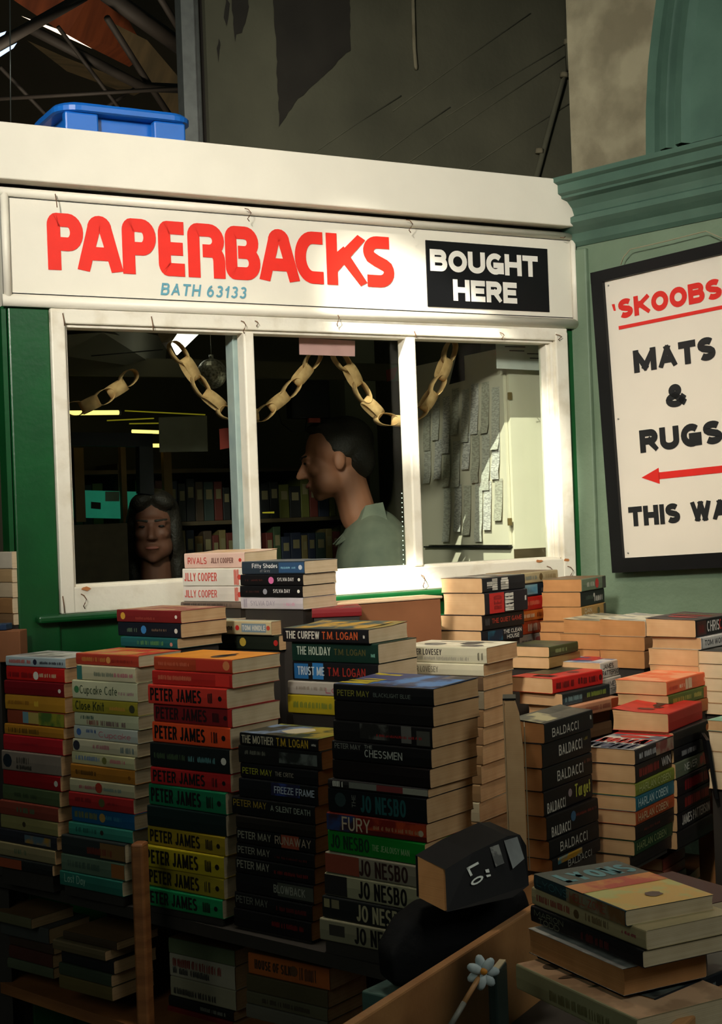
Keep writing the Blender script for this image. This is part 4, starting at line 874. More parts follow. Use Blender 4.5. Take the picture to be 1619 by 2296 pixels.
def stack(where, kind, Y, deg, v_top, books, L=.178, Wd=.110, pg='tan', top=(120, 90, 60), art=(), lift=0.0, support=True, u_top=None, jit=1.2, group=None, first=0):
    """books: (u_corner, v_bottom, colour words, spine rgb, texts, [opts]) listed from the top down; the corner is the near vertical edge"""
    u0 = books[0][0]; pv = at(u0, v_top, Y); zt = pv.z
    last = None
    for i, bk in enumerate(books):
        u, vb, cn, rgb, texts = bk[:5]; o = bk[5] if len(bk) > 5 else {}
        pb = at(u, vb, Y); zb = pb.z; T = zt - zb - .0006
        a = math.radians(deg + o.get('da', random.uniform(-jit, jit)))
        L_ = o.get('L', L); W_ = o.get('W', Wd)
        rz = -a if kind == 'L' else a
        d = Vector((math.cos(rz), math.sin(rz), 0))
        org = Vector((pb.x, pb.y, zb)) - (d * L_ if kind == 'L' else Vector((0, 0, 0)))
        r = make_book(org.x, org.y, zb, rz, L_, W_, T, rgb, o.get('top', top if i == 0 else rgb), texts, o.get('pg', pg), lift=o.get('lift', lift if i == 0 else 0), art=(art if i == 0 else ()), blocks=o.get('bl', ()))
        tag(r, '%s paperback, %s down %s' % (cn, ORD[i + first], where) if i + first else '%s paperback lying on top of %s' % (cn, where), 'book', group or 'paperbacks in %s' % where)
        zt = zb; last = (org, rz, L_, W_)
    if support: TIERS.append((last[0], last[1], last[2], last[3], zt))
    return zt
K0 = (20, 18, 18)      # black print
WH = (226, 222, 208); TL = (60, 150, 150); RD = (196, 44, 34); YL = (206, 190, 60); GY = (120, 116, 104)
def pj(c=K0): return [('PETER JAMES', .03, .69, .18, .84, c, .17), ('~', .76, .84, .2, .75, c), ('o', .92, .93, .35, .62, c)]
# ---- front left row
stack('the leftmost spines-out stack', 'L', 2.76, 38, 1476, [
 (147, 1499, 'pale blue', (168, 184, 188), [('~', .06, .42, .3, .7, (196, 90, 80)), ('~', .58, .96, .3, .6, (30, 30, 40)), ('o', .5, .5, .2, .8, (40, 40, 60))]),
 (145, 1532, 'bright red', (196, 34, 30), [('~', .03, .45, .2, .6, (130, 20, 22)), ('~', .58, .86, .3, .6, (216, 190, 150)), ('o', .52, .52, .1, .7, WH)]),
 (144, 1565, 'dark crimson', (120, 20, 28), [('o', .93, .93, .3, .6, WH)]),
 (146, 1600, 'ochre yellow', (196, 140, 44), [('~', .05, .4, .35, .65, (150, 100, 30)), ('~', .5, .56, .3, .7, (230, 190, 60))]),
 (145, 1633, 'patchwork coloured', (150, 70, 46), [], {'bl': [(.28, .38, .1, .9, (120, 160, 170)), (.38, .56, .1, .9, (190, 170, 90)), (.56, 1, .05, .95, ((150, 150, 50), (80, 110, 50)))]}),
 (143, 1658, 'amber', (190, 130, 40), [('~', .05, .6, .2, .7, (110, 80, 20))]),
 (141, 1695, 'rose red', (186, 36, 44), [('~', .3, .6, .4, .6, (160, 30, 40))]),
 (138, 1741, 'grey', (142, 128, 116), [('o', .1, .1, .15, .85, (30, 40, 50)), ('~', .25, .46, .4, .75, (60, 56, 50)), ('~', .25, .5, .1, .35, (60, 56, 50))]),
 (136, 1776, 'scarlet', (160, 26, 30), [('o', .93, .93, .3, .7, WH)]),
 (134, 1811, 'moss green', (84, 100, 66), [('~', .2, .6, .3, .6, (60, 74, 50))]),
 (131, 1845, 'faded red and green', (140, 64, 50), [('~', .3, .6, .3, .7, (90, 110, 80))]),
 (130, 1877, 'olive cream', (150, 140, 90), [('o', .42, .42, .3, .7, (60, 50, 30))]),
 (128, 1908, 'black mottled', (44, 44, 52), [], {'bl': [(.45, .9, .2, .8, ((170, 130, 60), (90, 110, 120)))]}),
 (124, 1940, 'beige', (150, 136, 100), [('~', .3, .5, .3, .7, (100, 120, 90))]),
 (118, 1966, 'brown and black', (30, 34, 34), [], {'bl': [(0, .45, .1, .95, (150, 70, 40))], 'L': .165}),
], top=((200, 200, 196), (150, 150, 150)), art=[(.1, .9, .2, .8, ((206, 206, 196), (130, 130, 120)), 'b')])
stack('the pastel stack second from left', 'L', 2.64, 38, 1470, [
 (311, 1497, 'brick red', (176, 62, 44), [('~', .1, .48, .3, .7, (200, 130, 60)), ('~', .58, .9, .3, .6, (140, 40, 30)), ('o', .53, .53, .2, .8, (220, 150, 80))], {'top': ((200, 70, 50), (190, 140, 60))}),
 (304, 1532, 'cream curled', (204, 196, 160), [('~', .3, .62, .3, .6, (120, 130, 110)), ('~', .64, .95, .3, .6, (190, 110, 120))], {'L': .165, 'bl': [(0, .09, 0, 1, (60, 120, 110))]}),
 (309, 1575, 'cream green-lettered', (200, 200, 164), [('Cupcake Cafe', .12, .7, .28, .74, (70, 84, 60), .11), ('~', .72, .95, .3, .5, (170, 120, 130)), ('o', .07, .07, .3, .7, (70, 130, 80))]),
 (309, 1607, 'olive yellow', (150, 140, 44), [('Close Knit', .05, .5, .2, .86, (40, 50, 24), .14), ('~', .58, .82, .3, .6, (190, 140, 60)), ('o', .92, .92, .2, .8, (60, 60, 40))]),
 (311, 1638, 'pale sage', (190, 194, 158), [('~', .2, .38, .1, .5, (150, 90, 80)), ('~', .42, .82, .1, .5, (120, 90, 90)), ('~', .1, .3, .5, .8, (60, 90, 80))]),
 (309, 1669, 'pale blue-grey', (184, 190, 180), [('~', .18, .36, .5, .8, (70, 100, 150)), ('Cupcake', .4, .9, .25, .7, (200, 90, 110), .1), ('o', .08, .08, .25, .8, (70, 110, 170))]),
 (308, 1699, 'ivory', (204, 196, 164), [('~', .3, .6, .35, .7, (180, 110, 120)), ('~', .75, .95, .2, .7, (110, 130, 130)), ('o', .06, .06, .1, .9, (50, 50, 60))]),
 (302, 1728, 'cream blue-lettered', (200, 196, 150), [('~', .05, .45, .35, .75, (110, 140, 180)), ('~', .62, .86, .35, .7, (210, 120, 130)), ('o', .53, .53, .2, .8, (120, 120, 60))]),
 (303, 1761, 'mustard', (176, 116, 40), [('~', .08, .4, .3, .65, (90, 60, 20)), ('o', .92, .92, .3, .6, (130, 80, 20))]),
 (302, 1792, 'off white', (192, 184, 148), [('~', .15, .42, .3, .6, (190, 100, 110)), ('~', .5, .8, .3, .6, (130, 150, 140)), ('o', .46, .46, .1, .9, (180, 60, 40))]),
 (300, 1827, 'pinkish red', (176, 44, 44), [('~', .1, .35, .4, .7, (130, 30, 34)), ('~', .6, .8, .4, .6, (130, 30, 34)), ('o', .52, .52, .2, .8, (90, 90, 50))]),
 (302, 1863, 'royal blue', (26, 92, 140), [('~', .05, .42, .3, .75, (130, 130, 60)), ('~', .55, .8, .4, .7, (60, 130, 160)), ('o', .5, .5, .2, .8, (180, 140, 70))]),
 (298, 1893, 'sea green', (60, 142, 124), [('~', .1, .44, .3, .7, (40, 100, 90)), ('o', .53, .53, .3, .7, (50, 40, 30))]),
 (281, 1937, 'dark and tan', (44, 50, 50), [('~', .4, .8, .2, .6, (120, 50, 36))], {'bl': [(.62, 1, .1, .9, (126, 92, 54))]}),
 (280, 1977, 'grey-green', (96, 118, 98), [('~', .1, .6, .3, .7, (70, 92, 80))], {'bl': [(.8, 1, .1, .9, (150, 92, 44))]}),
 (275, 2012, 'deep teal', (44, 112, 98), [('Last Day', .08, .42, .3, .85, (150, 190, 170), .1)]),
], art=[(.45, .8, .1, .5, (220, 150, 80), 'b')], pg='grey')
stack('the orange-topped stack in front', 'L', 2.49, 38, 1479, [
 (521, 1511, 'orange-red', (172, 66, 38), [('~', .05, .46, .35, .65, (200, 100, 70)), ('o', .93, .93, .2, .9, (214, 130, 80))], {'top': ((232, 152, 40), (224, 140, 34)), 'bl': [(.55, .98, .1, .9, (190, 54, 40))]}),
 (521, 1544, 'crimson', (176, 40, 34), [('~', .08, .5, .35, .7, (210, 110, 80))], {'bl': [(.8, .97, .1, .9, (206, 50, 40))]}),
 (509, 1590, 'red black-lettered', (198, 56, 44), pj()),
 (521, 1632, 'maroon black-lettered', (126, 32, 34), pj((40, 20, 22)), {'bl': [(.95, 1, 0, 1, (190, 44, 40))]}),
 (517, 1680, 'vivid orange', (238, 84, 42), pj()),
 (516, 1737, 'black small-lettered', (26, 32, 32), [('~', .05, .45, .35, .6, (70, 90, 60)), ('~', .48, .82, .35, .6, (90, 140, 140)), ('o', .93, .93, .35, .65, WH)]),
 (518, 1778, 'dark red black-lettered', (184, 40, 40), pj()),
 (507, 1828, 'emerald black-lettered', (26, 124, 82), pj()),
 (508, 1877, 'plain blackish green', (24, 42, 40), []),
 (505, 1921, 'mustard yellow black-lettered', (170, 144, 36), pj()),
 (503, 1971, 'bright yellow black-lettered', (186, 166, 36), pj()),
 (503, 2018, 'olive yellow black-lettered', (164, 146, 40), pj()),
 (500, 2062, 'green black-lettered', (28, 140, 84), pj()),
], L=.197, Wd=.128, pg='grey', art=[(.55, .78, .12, .62, (60, 34, 20), 'e'), (.62, .7, .2, .75, (60, 34, 20), 'e')])
stack('the dark stack right of the yellow spines', 'L', 2.37, 38, 1657, [
 (714, 1686, 'black', (26, 26, 28), [('THE MOTHER', .03, .44, .18, .84, (200, 190, 160), .13), ('T.M. LOGAN', .48, .88, .18, .84, (196, 160, 40), .13), ('~', .92, .97, .4, .6, WH)], {'top': ((150, 150, 60), (50, 70, 50))}),
 (722, 1728, 'sooty black pictorial', (30, 30, 28), [('~', .08, .34, .5, .75, (110, 110, 96))], {'bl': [(.5, .95, .2, .8, ((110, 116, 110), (44, 46, 44)))], 'L': .185}),
 (714, 1763, 'black yellow-lettered', (24, 24, 26), [('PETER MAY', .03, .42, .3, .72, (170, 170, 50), .13), ('THE CRITIC', .46, .70, .36, .66, (170, 160, 140), .12)]),
 (714, 1808, 'black blue-flashed', (24, 26, 28), [('FREEZE FRAME', .46, .96, .42, .78, (200, 210, 224), .13)], {'bl': [(.42, .78, .3, .95, ((60, 80, 160), (40, 40, 70)))]}),
 (707, 1850, 'black gold-lettered', (24, 24, 24), [('PETER MAY', .02, .43, .5, .88, (170, 140, 50), .13), ('A SILENT DEATH', .48, .95, .46, .78, (170, 176, 160), .12)], {'L': .19}),
 (708, 1880, 'plain dark brown', (34, 30, 26), []),
 (708, 1915, 'black white-lettered', (22, 22, 24), [('PETER MAY', .02, .45, .35, .85, (160, 156, 136), .13), ('RUNAWAY', .5, .95, .3, .85, (180, 160, 136), .12)], {'bl': [(.58, .8, .1, .98, (156, 70, 50))]}),
 (706, 1948, 'black plain-titled', (22, 22, 24), [('PETER MAY', .02, .44, .3, .8, (150, 146, 130), .13), ('~', .5, .9, .3, .5, (90, 30, 28))]),
 (706, 1985, 'black red-subtitled', (22, 22, 24), [('PETER MAY', .02, .44, .35, .85, (156, 152, 134), .13), ('~', .5, .92, .3, .55, (120, 30, 26))]),
 (704, 2030, 'charcoal silver-ended', (26, 26, 28), [('BLOWBACK', .5, .9, .3, .72, (150, 150, 136), .14)], {'bl': [(.55, 1, .15, .85, (78, 80, 70))]}),
 (701, 2068, 'black faint-lettered', (22, 22, 24), [('PETER MAY', .02, .44, .35, .8, (110, 110, 100), .13), ('~', .55, .92, .3, .6, (100, 28, 26))]),
 (699, 2112, 'black red-lettered', (22, 20, 22), [('~', .5, .9, .4, .7, (120, 24, 22))]),
], art=[(0, .5, 0, .9, ((120, 140, 170), (60, 60, 50)), 'b'), (.5, .95, .1, .9, ((170, 150, 50), (40, 60, 40)), 'b'), (.3, .7, .2, .8, (210, 200, 170), 'e')], pg='brown')
jn = lambda c: [('JO NESBO', .36, .86, .12, .88, c, .15)]
stack('the tallest central stack', 'L', 2.2, 38.5, 1544, [
 (973, 1584, 'black blue-covered', (28, 28, 30), [('PETER MAY', .04, .37, .3, .66, (150, 146, 56), .13), ('BLACKLIGHT BLUE', .41, .78, .34, .58, (120, 130, 120), .12)], {'top': ((60, 110, 180), (40, 40, 60))}),
 (972, 1631, 'plain black', (30, 27, 26), []),
 (970, 1679, 'black photo-spined', (32, 30, 30), [('~', .45, .9, .35, .5, (170, 40, 40))], {'bl': [(.28, .58, .2, .95, ((110, 110, 104), (44, 42, 40))), (.7, .8, .15, .98, (120, 116, 110)), (.85, .98, .1, .8, (90, 88, 80))]}),
 (968, 1724, 'black silver-lettered', (26, 25, 26), [('PETER MAY', .03, .3, .62, .9, (150, 150, 140), .12), ('CHESSMEN', .34, .72, .28, .68, (200, 200, 190), .14), ('THE', .34, .42, .74, .92, (180, 180, 170), .14)]),
 (965, 1769, 'unlettered black', (32, 24, 24), []),
 (960, 1790, 'thin black and white', (40, 38, 38), [('~', .05, .15, .2, .9, WH)], {'bl': [(.22, .5, .2, .9, (130, 130, 120)), (.5, .76, .2, .9, (140, 60, 60)), (.76, 1, .2, .9, (170, 166, 150))]}),
 (958, 1848, 'black teal-lettered', (24, 26, 28), [('JO NESBO', .34, .8, .14, .84, (34, 92, 92), .15), ('o', .13, .13, .25, .85, (50, 66, 66)), ('|THE', .25, .29, .3, .8, (130, 130, 120), .14)]),
 (957, 1891, 'flame red', (110, 34, 26), [('FURY', .16, .45, .12, .88, (214, 190, 160), .13), ('~', .48, .92, .35, .6, (190, 130, 90)), ('o', .95, .95, .3, .65, (200, 180, 150))], {'bl': [(0, .3, .05, .95, ((50, 70, 120), (60, 40, 50))), (.3, 1, .3, .95, ((190, 70, 36), (130, 34, 24)))]}),
 (954, 1943, 'leaf green', (18, 138, 44), [('JO NESBO', .03, .44, .2, .82, (14, 60, 34), .14), ('THE JEALOUSY MAN', .47, .85, .34, .62, (150, 190, 130), .12)]),
 (948, 1993, 'red and cream', (150, 140, 120), jn((60, 34, 30)), {'bl': [(0, .36, .05, .95, (150, 70, 50))]}),
 (946, 2046, 'cream black-lettered', (168, 162, 130), jn(K0), {'bl': [(0, .24, .05, .95, (40, 36, 36))]}),
 (944, 2098, 'charcoal cream-lettered', (32, 34, 34), jn((176, 166, 130)), {'bl': [(.02, .08, .5, .9, (150, 140, 100)), (.1, .18, .5, .9, (130, 120, 90))]}),
 (941, 2150, 'grey black-lettered', (142, 136, 110), jn(K0), {'bl': [(.1, .26, .3, .8, (60, 56, 50))]}),
], L=.198, Wd=.129, art=[(0, .30, .1, .95, (196, 176, 30), 'MAY'), (0, .42, .45, .98, (40, 52, 110), 'b'), (.42, .98, .1, .95, ((74, 130, 196), (50, 60, 100)), 'b'), (.74, 1, .2, .98, ((60, 56, 60), (120, 110, 110)), 'b')], pg='tan', lift=.004)
# ---- second row
stack('the pale stack behind the central stack', 'L', 2.70, 33, 1452, [
 (1092, 1489, 'white hand-lettered', (196, 192, 166), [('PETER LOVESEY', .12, .5, .48, .86, (70, 66, 60), .16), ('~', .2, .8, .15, .4, (150, 146, 130)), ('~', .9, .95, .2, .7, (100, 96, 80))], {'top': ((226, 222, 200), (206, 200, 176)), 'bl': [(.02, .1, .1, .9, (60, 60, 60))]}),
 (1085, 1517, 'cream', (206, 200, 172), [('PETER LOVESEY', .14, .5, .25, .75, (110, 108, 90), .12)], {'bl': [(.03, .12, .1, .9, (90, 130, 140))], 'top': (220, 214, 190)}),
 (1084, 1550, 'brown', (90, 70, 50), []), (1086, 1592, 'grey', (120, 110, 90), []), (1085, 1632, 'dark tan', (120, 90, 60), []), (1084, 1672, 'tan', (130, 100, 70), []),
 (1083, 1716, 'sand coloured', (140, 110, 76), []), (1080, 1760, 'fawn', (140, 110, 76), []), (1078, 1800, 'faded fawn', (150, 120, 84), []), (1076, 1845, 'white-covered', (190, 180, 150), []), (1074, 1890, 'muddy brown', (130, 100, 66), []), (1074, 1935, 'ruddy brown', (120, 86, 60), []), (1074, 1980, 'deep brown', (110, 80, 56), [])],
 L=.197, Wd=.128, art=[(.15, .42, .2, .6, ((130, 130, 124), (60, 60, 60)), 'e'), (.5, .75, .35, .9, (70, 70, 72), 'e'), (.62, .9, .1, .4, (100, 98, 96), 'e'), (.2, .8, .75, .82, (150, 146, 136), 'b')], pg='tan')
stack('the dark stack left of the white-topped one', 'L', 2.56, 35.5, 1411, [
 (827, 1444, 'black white-and-orange-lettered', (22, 22, 26), [('THE CURFEW', .04, .44, .25, .8, (210, 206, 190), .15), ('T.M. LOGAN', .47, .88, .25, .8, (190, 84, 40), .15), ('~', .91, .96, .35, .6, WH)], {'top': ((150, 130, 70), (70, 90, 80)), 'pg': 'cream'}),
 (849, 1489, 'dark green white-lettered', (18, 48, 38), [('THE HOLIDAY', .06, .46, .35, .78, (190, 200, 180), .14), ('T.M. LOGAN', .5, .86, .38, .7, (90, 84, 40), .13), ('~', .92, .96, .3, .5, (120, 180, 160))]),
 (849, 1534, 'black blue-blocked', (22, 22, 26), [('TRUST ME', .06, .38, .3, .75, (200, 214, 220), .15), ('T.M. LOGAN', .42, .86, .3, .75, (160, 44, 34), .14)], {'bl': [(.02, .19, .1, .9, (40, 110, 170)), (.24, .37, .1, .95, (50, 126, 190))]}),
 (840, 1566, 'pale grey', (190, 180, 166), [('LOVE', .45, .75, .2, .6, (170, 60, 90), .13), ('~', .1, .44, .35, .65, (150, 136, 120))]),
 (840, 1610, 'acid yellow', (190, 168, 34), [('~', .05, .52, .3, .65, (110, 130, 50)), ('o', .62, .62, .2, .65, (60, 50, 40)), ('~', .75, .9, .2, .6, (60, 50, 20))])],
 L=.197, Wd=.128, art=[(.1, .9, .1, .9, ((190, 150, 60), (60, 80, 80)), 'b'), (.3, .8, .3, .7, (206, 200, 170), 'e')], pg='cream', lift=.005)
stack('the short stack behind the orange top', 'L', 2.88, 38, 1393, [
 (609, 1425, 'cream title-blocked', (196, 178, 136), [('o', .08, .08, .3, .8, (90, 80, 70)), ('Evelyne', .26, .46, .3, .75, (50, 40, 34), .16), ('TOM HINDLE', .6, .92, .32, .7, (210, 206, 190), .18), ('o', .53, .53, .3, .7, (190, 40, 36)), ('o', .96, .96, .35, .7, (190, 70, 50))], {'bl': [(.12, .24, .25, .8, (196, 70, 66)), (.59, .93, .2, .82, (120, 140, 150))], 'top': ((206, 190, 150), (180, 190, 170))}),
 (626, 1459, 'bottle green', (30, 36, 26), [('o', .5, .5, .2, .8, (190, 160, 60)), ('~', .1, .4, .4, .6, (60, 60, 30)), ('o', .96, .96, .3, .7, (180, 40, 34))])],
 L=.197, Wd=.128, pg='tan', art=[(.3, .8, .2, .8, ((214, 200, 170), (190, 150, 140)), 'b')])
stack('the short red-topped stack by the ledge', 'L', 2.78, 40, 1369, [
 (406, 1398, 'deep red', (120, 34, 34), [('o', .1, .1, .2, .8, (210, 160, 60)), ('~', .3, .6, .2, .45, (150, 60, 50)), ('o', .93, .93, .35, .65, WH)], {'top': ((150, 70, 60), (190, 150, 110))}),
 (406, 1431, 'navy black', (22, 28, 38), [('~', .15, .3, .3, .6, (90, 110, 90)), ('o', .42, .42, .2, .8, (60, 130, 190)), ('~', .55, .8, .4, .6, (120, 100, 80)), ('o', .93, .93, .3, .65, WH)]),
 (398, 1455, 'teal', (32, 92, 92), [('~', .3, .75, .25, .7, (90, 140, 80)), ('o', .9, .9, .2, .6, (220, 140, 120))], {'L': .165})],
 L=.19, Wd=.125, pg='tan')
stack('the pink and white stack under the window', 'L', 3.0, 36, 1238, [
 (549, 1273, 'pale pink red-lettered', (226, 190, 172), [('RIVALS', .06, .38, .28, .72, (196, 60, 50), .14), ('JILLY COOPER', .45, .82, .32, .68, (120, 80, 70), .17), ('o', .93, .93, .38, .64, (196, 60, 44))], {'top': ((222, 180, 130), (230, 200, 180)), 'lift': .004}),
 (545, 1314, 'white red-lettered', (226, 220, 204), [('JILLY COOPER', .03, .58, .28, .76, (206, 74, 60), .13), ('~', .86, .93, .05, .95, (206, 90, 70)), ('o', .95, .95, .35, .65, (206, 74, 60))]),
 (545, 1350, 'white tall-lettered', (224, 214, 200), [('JILLY COOPER', .03, .58, .28, .76, (206, 74, 60), .13), ('~', .86, .93, .05, .95, (206, 90, 70)), ('o', .95, .95, .3, .65, (206, 74, 60))]),
 (540, 1364, 'grey-brown thin', (112, 96, 84), [('~', .05, .85, .2, .8, (70, 56, 50))])],
 L=.172, Wd=.11, pg='cream', jit=.6)
stack('the black-spined stack at the window', 'L', 2.86, 37, 1257, [
 (683, 1287, 'slate blue-black', (42, 54, 64), [('Fifty Shades', .17, .58, .48, .84, (226, 226, 220), .15), ('of Grey', .3, .46, .16, .4, (150, 150, 146), .11), ('~', .63, .88, .4, .58, (120, 170, 190)), ('o', .94, .94, .32, .7, (190, 200, 206))], {'bl': [(.6, 1, .1, .9, (44, 76, 110))], 'top': ((70, 76, 80), (140, 140, 136))}),
 (680, 1313, 'black pink-flowered', (16, 16, 18), [('~', .08, .36, .4, .6, (70, 30, 24)), ('o', .5, .5, .15, .8, (216, 110, 160)), ('SYLVIA DAY', .6, .86, .4, .72, (216, 214, 206), .15), ('o', .94, .94, .38, .68, WH)]),
 (679, 1340, 'black white-dotted', (14, 14, 16), [('~', .08, .3, .4, .6, (60, 30, 24)), ('o', .41, .41, .25, .75, (150, 150, 156)), ('SYLVIA DAY', .54, .81, .4, .72, (216, 214, 206), .15), ('o', .94, .94, .38, .68, WH)]),
 (680, 1367, 'silvery white', (202, 192, 194), [('~', .05, .1, .1, .9, (150, 140, 150)), ('SYLVIA DAY', .16, .56, .3, .72, (156, 146, 156), .13), ('~', .7, .88, .3, .6, (206, 150, 170))])],
 L=.168, Wd=.11, pg='cream', jit=.6)
# ---- right hand group, pages to the left
stack('the stack with black spines by the window corner', 'R', 3.15, 52, 1296, [
 (1082, 1330, 'thick black', (26, 27, 32), [('|I AM', .10, .22, .3, .7, WH, .16), ('|PILGRIM', .22, .34, .12, .9, WH, .16), ('|HAYES', .42, .60, .1, .9, WH, .15)], {'top': ((150, 130, 110), (60, 60, 60))}),
 (1088, 1380, 'black and red', (30, 28, 34), [('|NEVER', .46, .66, .08, .9, WH, .14), ('|RED', .2, .38, .2, .85, (150, 20, 24), .14), ('~', .93, .96, .45, .7, WH)], {'bl': [(.1, .44, .04, .96, (190, 34, 32))]}),
 (1082, 1415, 'black orange-lettered', (30, 26, 26), [('~', .04, .16, .3, .8, (80, 80, 80)), ('THE QUIET GAME', .22, .94, .4, .72, (176, 54, 34), .17)]),
 (1080, 1446, 'dark teal-blocked', (24, 28, 34), [('THE CLEAN', .52, .96, .55, .85, WH, .17), ('HOUSE', .6, .9, .15, .45, WH, .17)], {'bl': [(.15, .5, .1, .9, ((34, 90, 110), (24, 40, 60)))]})],
 L=.178, Wd=.112, pg='tan', jit=.8, art=[(.1, .9, .2, .9, ((190, 184, 170), (110, 90, 80)), 'b'), (.5, .6, .1, .9, (170, 60, 50), 'b')])
stack('the bright-spined stack beside the black spines', 'R', 3.36, 52, 1285, [
 (1170, 1310, 'mottled cream', (176, 160, 120), [('~', .1, .4, .3, .7, (120, 130, 120)), ('o', .52, .52, .2, .85, (90, 70, 30)), ('~', .65, .92, .3, .7, (150, 130, 90))]),
 (1168, 1340, 'ice blue and black', (34, 44, 54), [('~', .1, .42, .3, .75, (80, 140, 170)), ('~', .55, .9, .3, .6, (110, 100, 90))], {'bl': [(.05, .45, .15, .9, (110, 156, 170))]}),
 (1168, 1371, 'fire red', (206, 44, 34), [('~', .05, .5, .35, .7, (240, 120, 90)), ('~', .65, .82, .4, .75, (240, 190, 160))]),
 (1168, 1395, 'orange', (216, 116, 44), [('~', .05, .35, .3, .7, (240, 210, 170)), ('~', .42, .8, .3, .75, (120, 50, 20)), ('|11', .9, .96, .2, .8, K0)]),
 (1167, 1425, 'flame orange', (190, 76, 40), [('~', .2, .5, .2, .8, (230, 200, 170))], {'bl': [(.55, .9, .1, .9, ((236, 160, 70), (200, 80, 40)))]}),
 (1166, 1455, 'silver grey', (160, 150, 138), [('~', .05, .3, .3, .6, (70, 64, 60)), ('~', .36, .9, .3, .75, (150, 50, 44))])],
 L=.172, Wd=.10, pg='tan', jit=1)
stack('the short stack at the green pillar', 'R', 3.36, 60, 1298, [
 (1305, 1327, 'green-grey red-flowered', (110, 124, 100), [('~', .2, .5, .3, .7, (200, 200, 180)), ('o', .62, .62, .1, .9, (190, 40, 40))], {'bl': [(.85, 1, .0, 1, (60, 56, 50))]}),
 (1303, 1361, 'black', (26, 28, 28), [('~', .2, .5, .4, .7, (70, 80, 70)), ('~', .55, .9, .2, .6, (206, 200, 190)), ('o', .55, .55, .5, .8, (206, 200, 190))]),
 (1305, 1392, 'golden', (180, 138, 76), [('DAN', .12, .4, .52, .84, (214, 206, 180), .16), ('BROWN', .05, .52, .12, .44, (214, 206, 180), .16), ('o', .68, .68, .25, .8, (90, 80, 40))], {'bl': [(.9, 1, 0, 1, (50, 40, 30))]})],
 L=.16, Wd=.10, pg='brown', jit=1)
stack('the low loose stack against the sage wall', 'R', 3.1, 50, 1392, [
 (1356, 1422, 'cream-covered', (170, 150, 110), [], {'da': 0}), (1350, 1457, 'worn tan', (150, 110, 70), [], {'da': 2}), (1346, 1490, 'shabby brown', (130, 90, 60), [], {'da': -2}), (1346, 1520, 'dusty brown', (130, 90, 60), [])],
 L=.165, Wd=.105, pg='brown', top=((190, 180, 150), (120, 116, 100)), lift=.004)
stack('the low stack beneath the golden-spined book', 'R', 3.33, 58, 1394, [
 (1290, 1418, 'dark-covered', (60, 50, 40), []), (1288, 1448, 'russet', (120, 80, 50), []), (1288, 1475, 'umber', (110, 70, 44), [])], L=.15, Wd=.09, pg='brown')
stack('the half hidden stack before the bright spines', 'R', 2.98, 55, 1450, [
 (1232, 1474, 'green pictorial', (60, 70, 40), [('~', .2, .6, .3, .7, (130, 150, 100))], {'top': ((60, 70, 36), (30, 34, 24)), 'L': .13}), (1232, 1500, 'straw coloured', (150, 120, 70), [])], L=.15, Wd=.105, pg='tan')
stack('the pale-covered stack behind the black thriller', 'R', 3.0, 50, 1392, [
 (1448, 1428, 'creamy white', (200, 180, 150), [], {'top': ((214, 206, 180), (150, 150, 140)), 'lift': .004}), (1446, 1460, 'tawny', (150, 110, 76), []), (1446, 1500, 'hazel', (150, 110, 76), [])], L=.165, Wd=.11, pg='brown')
stack('the right stack under the black thriller', 'R', 2.86, 50, 1390, [
 (1561, 1430, 'black red-printed', (28, 26, 28), [('CHRIS', .28, .6, .22, .84, (214, 206, 200), .15), ('CARTER', .6, .98, .22, .84, (196, 40, 36), .15), ('~', .05, .2, .2, .7, (110, 24, 24))], {'bl': [(.02, .26, .1, .9, (70, 24, 26))]}),
 (1573, 1457, 'white', (196, 192, 186), [('TOM WOOD', .08, .6, .3, .75, (70, 70, 76), .15), ('~', .7, .95, .2, .8, (90, 90, 96))], {'bl': [(.0, .02, 0, 1, (120, 120, 120))]}),
 (1566, 1494, 'manila', (200, 170, 130), []), (1568, 1530, 'biscuit', (200, 170, 130), []), (1566, 1562, 'oatmeal', (190, 160, 120), []), (1566, 1600, 'faded oatmeal', (190, 160, 120), [])],
 L=.178, Wd=.112, pg='tan', top=((30, 26, 28), (60, 40, 40)), art=[(.25, .4, .15, .85, (170, 34, 34), 'e'), (.5, .58, .1, .9, (150, 40, 30), 'b'), (.66, .72, .1, .9, (110, 90, 40), 'b')], lift=.003)
stack('the page-edge stack at the right margin', 'R', 2.80, 50, 1462, [
 (1665, 1492, 'dark grey-topped', (70, 64, 60), [], {'top': ((90, 86, 80), (60, 60, 56))}), (1668, 1524, 'light tan', (200, 170, 130), []), (1668, 1553, 'buff', (200, 170, 130), []), (1668, 1580, 'pale buff', (200, 170, 130), []), (1668, 1606, 'peach tinted', (206, 160, 120), [])], L=.178, Wd=.115, pg='cream')
stack('the white-topped stack behind the red and white pair', 'R', 3.12, 60, 1462, [
 (1416, 1497, 'white bold-lettered', (206, 186, 180), [('SAM BOURNE', .06, .94, .35, .85, (90, 70, 74), .13), ('~', .15, .8, .1, .3, (190, 120, 110))], {'top': ((226, 218, 212), (186, 178, 176))}),
 (1420, 1524, 'light grey', (180, 176, 172), [('~', .1, .9, .25, .75, (70, 70, 74))]),
 (1418, 1560, 'mid grey', (150, 140, 130), [])],
 L=.178, Wd=.108, pg='tan', art=[(.2, .8, .15, .85, ((214, 206, 200), (130, 130, 130)), 'b')])
